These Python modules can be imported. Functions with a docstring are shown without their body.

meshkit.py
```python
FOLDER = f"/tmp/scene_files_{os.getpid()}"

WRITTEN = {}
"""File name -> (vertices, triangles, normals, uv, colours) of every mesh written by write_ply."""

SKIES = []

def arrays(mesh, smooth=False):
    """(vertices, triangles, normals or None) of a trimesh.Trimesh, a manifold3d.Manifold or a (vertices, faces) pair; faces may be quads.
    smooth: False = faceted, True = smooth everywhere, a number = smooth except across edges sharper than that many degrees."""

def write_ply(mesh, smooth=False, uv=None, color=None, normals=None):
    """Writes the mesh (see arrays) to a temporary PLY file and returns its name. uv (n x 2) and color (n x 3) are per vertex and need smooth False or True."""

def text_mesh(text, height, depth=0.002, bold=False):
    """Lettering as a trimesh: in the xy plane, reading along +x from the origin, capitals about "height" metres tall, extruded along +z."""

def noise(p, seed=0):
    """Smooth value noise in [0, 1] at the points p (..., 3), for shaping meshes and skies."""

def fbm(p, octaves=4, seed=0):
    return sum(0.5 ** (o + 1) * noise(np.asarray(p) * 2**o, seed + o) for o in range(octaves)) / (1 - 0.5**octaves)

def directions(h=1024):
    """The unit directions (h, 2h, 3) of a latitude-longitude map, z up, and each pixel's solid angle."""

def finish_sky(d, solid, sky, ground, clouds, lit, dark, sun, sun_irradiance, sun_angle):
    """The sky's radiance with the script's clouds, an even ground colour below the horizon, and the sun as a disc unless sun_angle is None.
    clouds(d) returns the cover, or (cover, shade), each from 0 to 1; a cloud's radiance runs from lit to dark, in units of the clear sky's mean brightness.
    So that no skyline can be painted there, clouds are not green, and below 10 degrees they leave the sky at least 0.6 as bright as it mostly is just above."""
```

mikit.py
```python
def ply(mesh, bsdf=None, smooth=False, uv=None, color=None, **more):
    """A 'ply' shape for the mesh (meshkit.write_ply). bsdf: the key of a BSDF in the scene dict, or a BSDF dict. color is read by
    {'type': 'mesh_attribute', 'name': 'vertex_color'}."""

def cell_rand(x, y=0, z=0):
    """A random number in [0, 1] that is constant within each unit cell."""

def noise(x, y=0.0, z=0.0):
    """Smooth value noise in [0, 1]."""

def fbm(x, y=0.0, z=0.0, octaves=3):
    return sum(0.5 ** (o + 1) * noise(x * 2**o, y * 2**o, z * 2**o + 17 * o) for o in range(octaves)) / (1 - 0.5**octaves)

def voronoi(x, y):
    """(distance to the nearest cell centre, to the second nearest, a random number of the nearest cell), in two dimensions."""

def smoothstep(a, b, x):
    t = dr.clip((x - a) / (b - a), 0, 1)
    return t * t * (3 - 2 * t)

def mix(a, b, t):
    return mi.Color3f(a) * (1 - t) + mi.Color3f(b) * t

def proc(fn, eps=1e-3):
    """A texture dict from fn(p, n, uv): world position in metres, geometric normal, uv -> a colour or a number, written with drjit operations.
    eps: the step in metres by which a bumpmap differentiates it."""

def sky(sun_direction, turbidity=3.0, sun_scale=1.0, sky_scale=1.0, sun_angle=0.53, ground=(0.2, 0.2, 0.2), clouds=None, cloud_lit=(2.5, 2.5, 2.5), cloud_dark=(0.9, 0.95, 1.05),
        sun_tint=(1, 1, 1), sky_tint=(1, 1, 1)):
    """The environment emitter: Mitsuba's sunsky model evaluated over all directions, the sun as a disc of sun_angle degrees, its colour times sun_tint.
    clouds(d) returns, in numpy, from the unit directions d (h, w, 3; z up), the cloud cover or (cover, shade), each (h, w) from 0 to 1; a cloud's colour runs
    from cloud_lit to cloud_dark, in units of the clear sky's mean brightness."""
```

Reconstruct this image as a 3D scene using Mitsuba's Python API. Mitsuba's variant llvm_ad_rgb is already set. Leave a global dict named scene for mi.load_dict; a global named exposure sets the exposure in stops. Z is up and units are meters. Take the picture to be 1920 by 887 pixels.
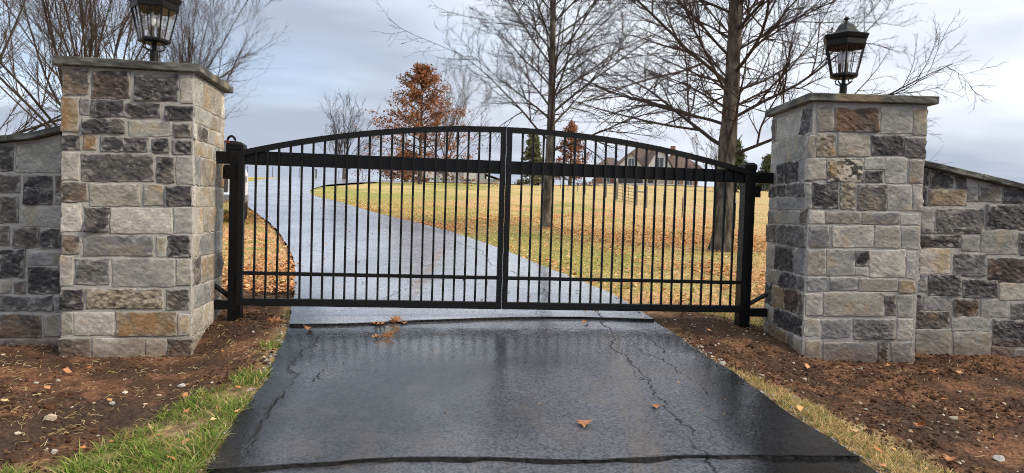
import math, numpy as np, trimesh, mitsuba as mi, drjit as dr
import mikit, meshkit
from mikit import proc, noise, fbm, voronoi, smoothstep, mix, ply
from scipy.interpolate import PchipInterpolator
T = mi.ScalarTransform4f
scene, labels = {}, {}
RNG = np.random.default_rng(7)

# ------------------------------------------------------------------ camera, sky, exposure
ROLL, PITCH = 0.031, 0.038
_fw = np.array([0, math.cos(PITCH), -math.sin(PITCH)])
_up = [-math.sin(ROLL), math.cos(ROLL) * math.sin(PITCH), math.cos(ROLL) * math.cos(PITCH)]
scene['camera'] = {'type': 'perspective', 'fov': 2 * math.degrees(math.atan(960 / 1321.0)), 'fov_axis': 'x', 'near_clip': 0.05, 'far_clip': 3000.0,
                   'to_world': T().look_at(origin=[0, 0, 1.6], target=[0, float(_fw[1]), 1.6 + float(_fw[2])], up=_up)}
exposure = 3.32
SUN = np.array([0.80, -0.26, 0.55])


def clouds(d):
    s = SUN / np.linalg.norm(SUN)
    e = np.maximum(d[..., 2], 0)
    p = np.stack([d[..., 0] / (e + .16), d[..., 1] / (e + .16), e * 3], -1)
    q = p * np.array([.9, 1.5, 1.0])
    w = meshkit.fbm(p * .6, 3, 11)[..., None] * 1.6
    n = meshkit.fbm(q * .55 + w, 5, 3)
    m = meshkit.fbm(q * 1.6 + w * 1.5 + 9, 4, 8)
    near_sun = np.clip((d @ s - .35) / .6, 0, 1)
    az = np.arctan2(d[..., 0], d[..., 1])
    bank = np.exp(-((az - .22) / .30) ** 2 - ((d[..., 2] - .14) / .14) ** 2) * (.5 + m) + 1.05 * np.exp(-((az - .75) / .35) ** 2 - ((d[..., 2] - .27) / .15) ** 2)
    cover = np.clip(.90 + 1.2 * (n - .47) + .2 * bank + .5 * np.exp(-e / .10), .72, 1)
    # overcast: about two and a half times brighter overhead than at the horizon
    over = np.clip((d[..., 2] - .20) / .7, 0, 1)
    shade = np.clip(1.0 + .10 * np.exp(-((az + .32) / .25) ** 2) - .80 * over - .15 * near_sun - .34 * bank + .60 * (m - .5) + .5 * (n - .5), 0, 1)
    return cover, shade


scene['sky'] = mikit.sky(SUN.tolist(), turbidity=3, sun_scale=0.24, sun_angle=12, sun_tint=(.93, .98, 1.06), clouds=clouds, cloud_lit=(2.45, 2.5, 2.55), cloud_dark=(.63, .71, .87), ground=(.13, .11, .07))


# ------------------------------------------------------------------ helpers
def tag(key, label, cat=None, group=None, kind=None):
    labels[key] = {k: v for k, v in dict(label=label, category=cat, group=group, kind=kind).items() if v}


def num(base):
    if base not in USED:
        USED[base] = 0
        return base
    USED[base] += 1
    return f'{base}_{USED[base]:03d}'


USED = {}


def add(name, mesh, bsdf, parent=None, smooth=False, **kw):
    key = num((parent + '__' if parent else '') + name)
    scene[key] = ply(mesh, bsdf, smooth, **kw)
    return key


def sm(a, b, x):
    t = np.clip((x - a) / (b - a), 0, 1)
    return t * t * (3 - 2 * t)


class MB:
    def __init__(self):
        self.v, self.f, self.c, self.n = [], [], [], 0

    def put(self, v, f, c=None):
        v = np.asarray(v, float)
        f = np.asarray(f, int)
        if f.shape[1] == 4:
            f = np.vstack([f[:, [0, 1, 2]], f[:, [0, 2, 3]]])
        self.v.append(v)
        self.f.append(f + self.n)
        self.n += len(v)
        if c is not None:
            self.c.append(np.broadcast_to(c, (len(v), 3)))
        return self

    def mesh(self, M=None):
        v = np.vstack(self.v)
        if M is not None:
            v = v @ M[:3, :3].T + M[:3, 3]
        return v, np.vstack(self.f)

    def col(self):
        return np.vstack(self.c)


BOXF = [[0, 3, 2, 1], [4, 5, 6, 7], [0, 1, 5, 4], [1, 2, 6, 5], [2, 3, 7, 6], [3, 0, 4, 7]]


def boxv(x0, x1, y0, y1, z0, z1):
    return np.array([[x0, y0, z0], [x1, y0, z0], [x1, y1, z0], [x0, y1, z0], [x0, y0, z1], [x1, y0, z1], [x1, y1, z1], [x0, y1, z1]], float)


def box(x0, x1, y0, y1, z0, z1):
    return boxv(x0, x1, y0, y1, z0, z1), np.array(BOXF)


def cbox(x0, x1, y0, y1, z0, z1, b=.003):
    p = []
    for x, sx in ((x0, 1), (x1, -1)):
        for y, sy in ((y0, 1), (y1, -1)):
            for z, sz in ((z0, 1), (z1, -1)):
                p += [[x + sx * b, y + sy * b, z], [x + sx * b, y, z + sz * b], [x, y + sy * b, z + sz * b]]
    h = trimesh.convex.convex_hull(np.array(p))
    return np.array(h.vertices), np.array(h.faces)


def xf(mesh, M):
    return np.asarray(mesh[0]) @ M[:3, :3].T + M[:3, 3], mesh[1]


def rotz(deg, loc=(0, 0, 0)):
    a = math.radians(deg)
    M = np.eye(4)
    M[:2, :2] = [[math.cos(a), -math.sin(a)], [math.sin(a), math.cos(a)]]
    M[:3, 3] = loc
    return M


def tubes(P, R, sides=4):
    P, R = np.asarray(P, float), np.asarray(R, float)
    n, k, _ = P.shape
    t = np.gradient(P, axis=1)
    t /= np.linalg.norm(t, axis=2, keepdims=True) + 1e-12
    m = t.mean(1)
    ref = np.where(np.abs(m[:, 2:]) < .8, [[0, 0, 1.0]], [[1.0, 0, 0]])[:, None, :]
    a = np.cross(t, np.broadcast_to(ref, t.shape))
    a /= np.linalg.norm(a, axis=2, keepdims=True) + 1e-12
    b = np.cross(t, a)
    g = np.arange(sides) * 2 * np.pi / sides
    v = P[:, :, None] + R[:, :, None, None] * (np.cos(g)[:, None] * a[:, :, None] + np.sin(g)[:, None] * b[:, :, None])
    i, j = np.meshgrid(np.arange(k - 1), np.arange(sides), indexing='ij')
    q = np.stack([i * sides + j, i * sides + (j + 1) % sides, (i + 1) * sides + (j + 1) % sides, (i + 1) * sides + j], -1).reshape(-1, 4)
    f = np.vstack([q[:, [0, 1, 2]], q[:, [0, 2, 3]]])
    f = (f[None] + (np.arange(n) * k * sides)[:, None, None]).reshape(-1, 3)
    return v.reshape(-1, 3), f


def tube1(pts, r, sides=8):
    pts = np.asarray(pts, float)
    return tubes(pts[None], np.broadcast_to(r, (1, len(pts))), sides)


def lathe(prof, n=24, phase=0.0, c=(0, 0, 0)):
    prof = np.asarray(prof, float)
    g = phase + np.arange(n) * 2 * np.pi / n
    v = np.stack([prof[:, :1] * np.cos(g), prof[:, :1] * np.sin(g), np.repeat(prof[:, 1:], n, 1)], -1).reshape(-1, 3) + c
    i, j = np.meshgrid(np.arange(len(prof) - 1), np.arange(n), indexing='ij')
    q = np.stack([i * n + j, i * n + (j + 1) % n, (i + 1) * n + (j + 1) % n, (i + 1) * n + j], -1).reshape(-1, 4)
    return v, q


def bump(inner, fn, scale=1.0, eps=.002):
    return {'type': 'bumpmap', 'tex': proc(fn, eps), 'scale': scale, 'inner': inner}


def princ(color, rough=.6, **kw):
    col = {'type': 'rgb', 'value': list(color)} if not callable(color) else proc(color)
    r = proc(rough) if callable(rough) else rough
    return {'type': 'principled', 'base_color': col, 'roughness': r, **kw}


def two(b):
    return {'type': 'twosided', 'inner': b}


# ------------------------------------------------------------------ terrain
_g = PchipInterpolator([-60, -10, 0, 3.5, 6.6, 13.2, 21, 30, 40, 48, 60, 80, 105, 116, 130, 150, 220, 500], [-4.5, -.85, 0, .285, .545, .94, 1.25, 1.6, 2.02, 2.45, 3.15, 4.2, 5.25, 5.42, 5.15, 4.7, 3.0, -6.0])
_xl = PchipInterpolator([-30, 0, 3.38, 3.88, 4.37, 4.89, 5.54, 6.31, 7.09, 9.38, 12.29, 17.23, 22.46, 30, 40, 57.7, 72, 93], [-.6, -1.25, -1.48, -1.54, -1.6, -1.67, -1.8, -1.97, -2.2, -2.88, -3.97, -6.14, -8.52, -12, -16.2, -22.15, -25.8, -30])
_xr = PchipInterpolator([-30, 0, 3.62, 3.93, 4.34, 5.04, 5.95, 6.87, 7.92, 10.44, 12.71, 16.59, 21.93, 28.33, 33.5, 42.2, 53.3, 62.35, 74.65, 98], [3.4, 2.45, 1.98, 1.9, 1.83, 1.72, 1.57, 1.41, 1.22, .41, -.31, -1.83, -4.3, -6.9, -9.18, -12.1, -15, -16.15, -16, -13.6])


def G(x, y):
    x, y = np.asarray(x, float), np.asarray(y, float)
    t = np.where(x > 0, -.03 * np.minimum(x, 12), -.02 * np.maximum(x, -9)) * sm(9, 16, y) * (1 - sm(30, 50, y))
    return _g(y) + t + 1.75 * np.exp(-((x - 25) / 20) ** 2 - ((y - 132) / 24) ** 2)


def ddrive(x, y):
    """distance outside the driveway's edge (negative inside), near part"""
    return np.maximum(_xl(np.clip(y, -30, 93)) - x, x - _xr(np.clip(y, -30, 98)))


LE = [(float(_xl(y)), y) for y in (60, 66, 72, 82)] + [(-30, 93), (-29, 104), (-18, 111), (-4, 114), (14, 117), (40, 121)]
RE = [(float(_xr(y)), y) for y in (60, 64, 68, 72)] + [(-15.7, 79), (-14.5, 88), (-10, 96), (0, 103), (16, 110), (40, 114)]
LE, RE = np.array(LE), np.array(RE)


def resample(L, n):
    s = np.r_[0, np.cumsum(np.hypot(*np.diff(L, axis=0).T))]
    u = np.linspace(0, s[-1], n)
    return np.stack([PchipInterpolator(s, L[:, 0])(u), PchipInterpolator(s, L[:, 1])(u)], 1)


LE, RE = resample(LE, 60), resample(RE, 60)
import shapely
FARDRIVE = shapely.Polygon(np.vstack([LE, RE[::-1]])).buffer(0)


def fieldnoise(x, y, s, seed, o=3):
    x, y = np.broadcast_arrays(np.asarray(x, float), np.asarray(y, float))
    return meshkit.fbm(np.stack([x * s, y * s, x * 0 + seed * 1.7], -1), o, seed)


def soil(x, y):
    """how far a place is bare soil: the beds on both sides of the gate"""
    d = ddrive(x, y)
    e = (fieldnoise(x, y, 3.0, 5) - .5) * .7
    left = x < 0
    w = np.where(left, np.interp(y, [2.6, 3.3, 3.53, 3.74, 3.98, 4.47, 4.98, 5.15, 5.5, 5.7, 5.95, 7], [4.5, 2.6, 1.2, .85, .62, .5, .3, .05, .06, .14, .0, 0]),
                 np.interp(y, [2.5, 3.65, 3.95, 4.4, 4.84, 5.36, 5.9, 7], [1.1, .75, .45, .32, .2, .1, .0, 0]))
    e = e * np.where(left, .55, .8) * sm(6.2, 5.0, y)
    return sm(-.06, .06, d - w + e) * (1 - sm(7.2, 8.6, y + (fieldnoise(x, y, 1.3, 6) - .5) * 2.5 + np.where(left, -.6, .4)))


def ground_z(x, y, fine=True):
    x, y = np.asarray(x, float), np.asarray(y, float)
    d = ddrive(x, y)
    wn = 1 - sm(8, 13, y)
    off = np.where(d > 0, -.03 - wn * .13 * sm(.6 * sm(5.7, 6.4, y), .9 + .6 * sm(5.7, 6.4, y), d), -.03 - np.where(y < 32, .12, .45) * sm(0, np.where(y < 32, .25, 1.2), -d))
    off = np.where(y > 90, 0, off)
    z = G(x, y) + off
    if fine:
        s = soil(x, y) * (d > 0)
        z = z + s * ((fieldnoise(x, y, 2.2, 1) - .5) * .07 + (fieldnoise(x, y, 9, 2) - .5) * .05 * sm(0, .3, d))
        z = z + (1 - s) * (d > 0) * ((fieldnoise(x, y, 1.1, 3) - .5) * .05 * sm(.05, .6, d) + (fieldnoise(x, y, 11, 4) - .5) * .02)
        m = np.exp(-((y - 5.85) / .35) ** 2) * (x < -3.3) + np.exp(-((y - 6.3) / .4) ** 2) * (x > 3.2) * .4
        z = z + .05 * m * sm(.2, .8, fieldnoise(x, y, 3, 9))
    return z


def graded(a, lo, hi, step, b, grow):
    x = list(np.arange(lo, hi, step))
    s = step
    while x[-1] < b:
        s *= grow
        x.append(x[-1] + s)
    s, y = step, [lo]
    while y[-1] > a:
        s *= grow
        y.append(y[-1] - s)
    return np.array(y[:0:-1] + x)


gx, gy = graded(-420, -5.6, 5.6, .05, 420, 1.06), graded(-60, 2.6, 9.5, .05, 500, 1.035)
X, Y = np.meshgrid(gx, gy)
Z = ground_z(X, Y)
far = (Y > 58) & (Y < 125) & (np.abs(X) < 60)
ins = np.zeros(X.shape, bool)
ins[far] = shapely.contains_xy(FARDRIVE, X[far], Y[far])
Z = np.where(ins, Z - .25, Z)
ny, nx = X.shape
ii = (np.arange(ny - 1)[:, None] * nx + np.arange(nx - 1)[None]).ravel()
GROUND = (np.stack([X, Y, Z], -1).reshape(-1, 3), np.stack([ii, ii + 1, ii + nx + 1, ii + nx], 1))


def d_edges(p):
    xl = mi.Float(-1.25) - .068 * p.y
    xl = dr.select(p.y > 3.4, -1.48 - .168 * (p.y - 3.4), xl)
    xr = dr.select(p.y > 3.4, 2.0 - .176 * (p.y - 3.4), 2.45 - .13 * p.y)
    return xl - p.x, p.x - xr


def ground_color(p, n, uv):
    a = fbm(p.x * .35, p.y * .22, 3.0, 4)
    b = fbm(p.x * 2.1, p.y * 2.1, 5.0, 4)
    c = noise(p.x * 14, p.y * 14, 1.0)
    f = noise(p.x * 45, p.y * 45, 2.0)
    green, tan, rust = mi.Color3f(.19, .205, .052), mi.Color3f(.36, .265, .12), mi.Color3f(.45, .255, .145)
    straw = mi.Color3f(.42, .325, .16)
    # the mown island left of the oaks is greener; the slope to the right dries to tan, with leaf litter lying in drifts
    g = smoothstep(.35, .7, a + .25 * (b - .5) + .20 * smoothstep(2.0, -8.0, p.x) - .16 * smoothstep(2, 9, p.x) - .12 * smoothstep(38, 60, p.y))
    col = mix(mix(tan, straw, c), green, g * .8)
    lit = smoothstep(.42, .64, fbm(p.x * .5 + 7, p.y * .28, 9.0, 3) + .3 * (c - .5)) * smoothstep(60, 30, p.y) * smoothstep(-9, 0, p.x)
    lit = dr.maximum(lit, smoothstep(-1.2, -2.4, p.x) * smoothstep(19, 13, p.y) * smoothstep(.3, .5, b))
    col = mix(col, rust, lit * .9)
    col = mix(col, mix(mi.Color3f(.11, .075, .04), mi.Color3f(.24, .17, .085), c), smoothstep(8.0, 6.5, p.y))
    col = col * (.62 + .76 * (.6 * c + .4 * f))
    # soil
    dl, drr = d_edges(p)
    d = dr.maximum(dl, drr)
    e = fbm(p.x * 3, p.y * 3, 4.0, 3) - .5
    wl = smoothstep(5.2, 3.2, p.y) * 1.15 + .04 + smoothstep(3.6, 3.0, p.y) * 3
    wr = smoothstep(6.0, 3.4, p.y) * .75 + .03
    w = dr.select(p.x < 0, wl, wr)
    s = smoothstep(-.12, .12, d - w + e * .5) * (1 - smoothstep(7.0, 8.8, p.y + 2.5 * (fbm(p.x * 1.3, p.y * 1.3, 8.0, 2) - .5) + dr.select(p.x < 0, mi.Float(-.6), mi.Float(.4))))
    k = fbm(p.x * 5, p.y * 5, 2.0, 4)
    dirt = mix(mi.Color3f(.056, .031, .020), mi.Color3f(.135, .068, .038), smoothstep(.35, .7, k))
    dirt = mix(dirt, mi.Color3f(.042, .028, .02), smoothstep(.45, .65, fbm(p.x * 1.7, p.y * 2.6, 6.0, 3)) * .8)
    dirt = dirt * (.6 + .8 * noise(p.x * 60, p.y * 60, 1.0))
    col = mix(col, dirt, s)
    return col


def ground_bump(p, n, uv):
    return fbm(p.x * 18, p.y * 18, 1.0, 4) + .5 * noise(p.x * 70, p.y * 70, 2.0)


scene['m_ground'] = bump(princ(ground_color, .95, specular=.15), ground_bump, .03, .01)
add('ground', GROUND, 'm_ground', smooth=True)
tag('ground', 'rising ground of grass, leaf litter and bare soil on both sides of the drive', kind='structure')

# ------------------------------------------------------------------ driveway
CRACKS = [([(-1.60, 5.95), (-1.56, 5.75), (-1.60, 5.46), (-1.6, 5.09), (-1.49, 4.84), (-1.47, 4.52), (-1.48, 4.34), (-1.4, 3.97), (-1.34, 3.6)], .022),
          ([(.89, 7.6), (.89, 6.65), (.92, 6.2), (.86, 5.85), (.94, 5.47), (1.0, 5.17), (1.0, 4.75), (1.03, 4.6), (1.03, 4.31), (1.08, 4.15), (1.06, 3.85), (1.1, 3.5)], .010),
          ([(.93, 5.17), (.95, 5.0), (1.0, 4.93)], .008), ([(1.06, 6.1), (1.1, 5.7), (1.21, 5.55), (1.28, 5.22), (1.34, 4.96), (1.35, 4.7)], .007),
          ([(1.2, 6.4), (1.26, 6.02), (1.28, 5.7)], .008), ([(1.46, 6.1), (1.57, 5.7), (1.62, 5.35)], .005), ([(-1.35, 5.0), (-1.29, 4.85), (-1.31, 4.75)], .007),
          ([(-1.2, 7.0), (-1.3, 7.4), (-1.22, 7.9)], .006), ([(-3.2, 11.0), (-2.7, 11.4), (-2.2, 11.3), (-1.6, 11.9)], .012), ([(.2, 9.2), (-.3, 10.2), (-.5, 11.8), (-1.4, 14)], .012),
          ([(-5.2, 16.4), (-4.2, 16.9), (-3.2, 17.6)], .016)]


def seg(px, py, a, b):
    ax, ay, bx, by = *a, *b
    dx, dy = bx - ax, by - ay
    t = dr.clip(((px - ax) * dx + (py - ay) * dy) / (dx * dx + dy * dy), 0, 1)
    return dr.sqrt(dr.square(px - ax - t * dx) + dr.square(py - ay - t * dy))


def crack(p):
    x = p.x + .07 * (noise(p.x * 9, p.y * 9, 3.0) - .5) + .035 * (noise(p.x * 31, p.y * 31, 5.0) - .5)
    y = p.y + .05 * (noise(p.x * 17, p.y * 17, 4.0) - .5)
    out = mi.Float(0)
    for pts, w in CRACKS:
        d = mi.Float(9)
        for a, b in zip(pts, pts[1:]):
            d = dr.minimum(d, seg(x, y, a, b))
        out = dr.maximum(out, 1 - smoothstep(w * .3, w * .95, d))
    return out * smoothstep(.10, .28, noise(p.x * 6, p.y * 6, 2.0))


def asphalt_color(sky_tone):
  def fn(p, n, uv):
    a = fbm(p.x * 1.1, p.y * .7, 2.0, 4)
    f = noise(p.x * 90, p.y * 90, 1.0)
    lo, hi = ((.155, .166, .188), (.23, .244, .272)) if sky_tone else ((.024, .0262, .0315), (.072, .077, .090))  # first pair: brightness of reflected sky put into the far drive's base colour
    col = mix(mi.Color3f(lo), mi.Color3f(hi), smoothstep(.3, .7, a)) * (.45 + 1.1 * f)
    dl, drr = d_edges(p)
    ed = dr.maximum(dl, drr) + .35 * (fbm(p.x * 2.0, p.y * 1.6, 3.0, 3) - .5) + .5 * smoothstep(5.6, 3.6, p.y) * smoothstep(.3, 1.6, p.x)
    dark = smoothstep(-.40, -.05, ed) * smoothstep(8.5, 6.5, p.y)
    col = col * (1 - .82 * dark)
    sand = smoothstep(.60, .78, fbm(p.x * 3.3 + 5, p.y * 3.1, 7.0, 4)) * .14 + smoothstep(.62, .78, noise(p.x * 17, p.y * 17, 6.0)) * .06
    col = mix(col, mi.Color3f(.15, .12, .085), sand * (1 - dark))
    # brown wheel track of mud that crosses the gate line
    tx = p.x + 1.05 + .02 * (p.y - 6.8)
    tr = (1 - smoothstep(.04, .075, dr.abs(tx))) * smoothstep(5.5, 5.8, p.y) * smoothstep(13.5, 11.5, p.y) * (.35 + .65 * noise(p.x * 70, p.y * 6, 1.0)) * (.5 + .5 * noise(p.x * 5, p.y * 5, 4.0))
    col = mix(col, mi.Color3f(.16, .10, .055), tr * .85)
    tx2 = p.x - .83 - .06 * (p.y - 5.0)
    tr2 = (1 - smoothstep(.05, .14, dr.abs(tx2))) * smoothstep(6.6, 5.9, p.y) * noise(p.x * 60, p.y * 5, 2.0)
    col = mix(col, mi.Color3f(.13, .105, .08), tr2 * .45)
    return mix(col, mi.Color3f(.006, .006, .007), crack(p) * .88)
  return fn


def asphalt_rough(p, n, uv):
    a = fbm(p.x * .9 + 3, p.y * .6, 4.0, 4)
    dl, drr = d_edges(p)
    ed = dr.maximum(dl, drr) + .35 * (fbm(p.x * 2.0, p.y * 1.6, 3.0, 3) - .5) + .5 * smoothstep(5.6, 3.6, p.y) * smoothstep(.3, 1.6, p.x)
    dark = smoothstep(-.40, -.05, ed) * smoothstep(8.5, 6.5, p.y)
    return dr.clip(.085 + .08 * smoothstep(.42, .7, a) * smoothstep(9, 5, p.y) + .2 * crack(p) + .06 * dark + .09 * smoothstep(6.9, 10, p.y), .07, .8)


def asphalt_bump(p, n, uv):
    return (.0008 * fbm(p.x * 45, p.y * 45, 1.0, 2) + .0008 * noise(p.x * 150, p.y * 150, 1.0)) * smoothstep(9, 5, p.y) + .006 * fbm(p.x * 3.5, p.y * 3.5, 2.0, 3) - .006 * crack(p)


scene['m_asphalt'] = bump(princ(asphalt_color(False), asphalt_rough, specular=.6), asphalt_bump, 1.0, .004)
scene['m_sky_tone_asphalt'] = bump(princ(asphalt_color(True), asphalt_rough, specular=1.0), asphalt_bump, 1.0, .004)  # paler than the apron; base colour carries part of the sky reflection
scene['m_riser'] = bump(princ(lambda p, n, uv: mi.Color3f(.004) + .012 * noise(p.x * 60, p.y * 60, p.z * 60), .85, specular=.2), lambda p, n, uv: .02 * noise(p.x * 40, p.y * 40, p.z * 40), 1.0, .004)
S1 = PchipInterpolator([-2.3, -1.92, -1.5, -.95, -.52, -.03, .75, 1.43, 2], [6.17, 6.2, 6.25, 6.42, 6.54, 6.68, 6.81, 6.85, 6.87])
S2 = PchipInterpolator([-2, -1.47, -1.19, -.84, -.57, -.27, .04, .37, .72, 1.01, 1.91, 2.4], [3.40, 3.43, 3.48, 3.55, 3.61, 3.64, 3.64, 3.64, 3.70, 3.75, 3.82, 3.85])


def strip(y_lo, y_hi, n, m, lift, grow=1.0):
    """a sheet of paving between its two edges, from the line y_lo to the line y_hi (functions of x), with an apron down at every side"""
    u = np.linspace(0, 1, m)
    t = np.linspace(0, 1, n) ** grow
    rows = []
    for k in t:
        xm = np.zeros(m)
        y = None
        for _ in range(4):
            ya, yb = y_lo(xm), y_hi(xm)
            y = ya + (yb - ya) * k
            xm = _xl(y) + (_xr(y) - _xl(y)) * u
        w = (meshkit.fbm(np.stack([y * 2.5, y * 0, y * 0], -1), 3, 5) - .5) * .06
        xm = xm + np.where(u == 0, w, 0) + np.where(u == 1, w[::-1], 0)
        rows.append(np.stack([xm, y, G(xm, y) + lift + .01 * (1 - (2 * u - 1) ** 2)], -1))
    g = np.array(rows)
    lip = (meshkit.noise(g * [14, 14, 0], 3) - .5) * .02
    g[0, :, 1] += lip[0]
    return g


def grid_mesh(g):
    n, m, _ = g.shape
    i = (np.arange(n - 1)[:, None] * m + np.arange(m - 1)[None]).ravel()
    return g.reshape(-1, 3), np.stack([i, i + 1, i + m + 1, i + m], 1)


def skirt(line, drop):
    k = len(line)
    v = np.vstack([line, line + [0, 0, -drop]])
    i = np.arange(k - 1)
    return v, np.stack([i, i + 1, i + k + 1, i + k], 1)


def paving(name, g, label, drop, m='m_asphalt'):
    add(name, grid_mesh(g), m, smooth=True)
    tag(name, label, kind='structure')
    e = MB()
    lip = g[0] + [0, .004, .002]
    n_ = len(lip)
    foot = lip + np.column_stack([np.zeros(n_), -.004 - .10 * np.maximum(meshkit.fbm(lip * [4, 4, 0], 4, 4) - .32, 0), np.full(n_, -.030)])
    i_ = np.arange(n_ - 1)
    e.put(np.vstack([foot, lip]), np.stack([i_, i_ + 1, i_ + n_ + 1, i_ + n_], 1))
    for line in (g[::-1, 0], g[:, -1]):
        e.put(*skirt(line, drop))
    k = add('edge', e.mesh(), 'm_riser', name)


paving('driveway', strip(lambda x: S1(np.clip(x, -2.3, 2)), lambda x: 0 * x + 60.0, 260, 31, .014, 1.5), 'wet asphalt driveway climbing to the left behind the gate', .10, 'm_sky_tone_asphalt')
paving('driveway_apron', strip(lambda x: S2(np.clip(x, -2, 2.4)), lambda x: S1(np.clip(x, -2.3, 2)) + .05, 80, 41, -.006), 'cracked wet asphalt apron in front of the gate', .10)
paving('road', strip(lambda x: 0 * x - 12.0, lambda x: S2(np.clip(x, -2, 2.4)) + .05, 60, 21, -.024), 'strip of older asphalt at the foot of the apron', .10)
c = np.linspace(0, 1, 12)[None, :, None]
g = LE[:, None] * (1 - c) + RE[:, None] * c
g = np.concatenate([g, (G(g[..., 0], g[..., 1]) + .06)[..., None]], -1)
g[0, :, 2] = G(g[0, :, 0], g[0, :, 1]) + .02
add('driveway_bend', grid_mesh(g), 'm_sky_tone_asphalt', smooth=True)
tag('driveway_bend', 'far bend of the drive turning right along the crest', kind='structure')


# ------------------------------------------------------------------ stone masonry
def splash(col, p):
    """soil that rain has thrown against the lowest courses"""
    h = p.z - (.082 * p.y - .17)
    k = smoothstep(.26, .02, h + .22 * (fbm(p.x * 9, p.y * 9, p.z * 9, 3) - .5))
    return mix(col, mi.Color3f(.13, .075, .045), k * .55)


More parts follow.
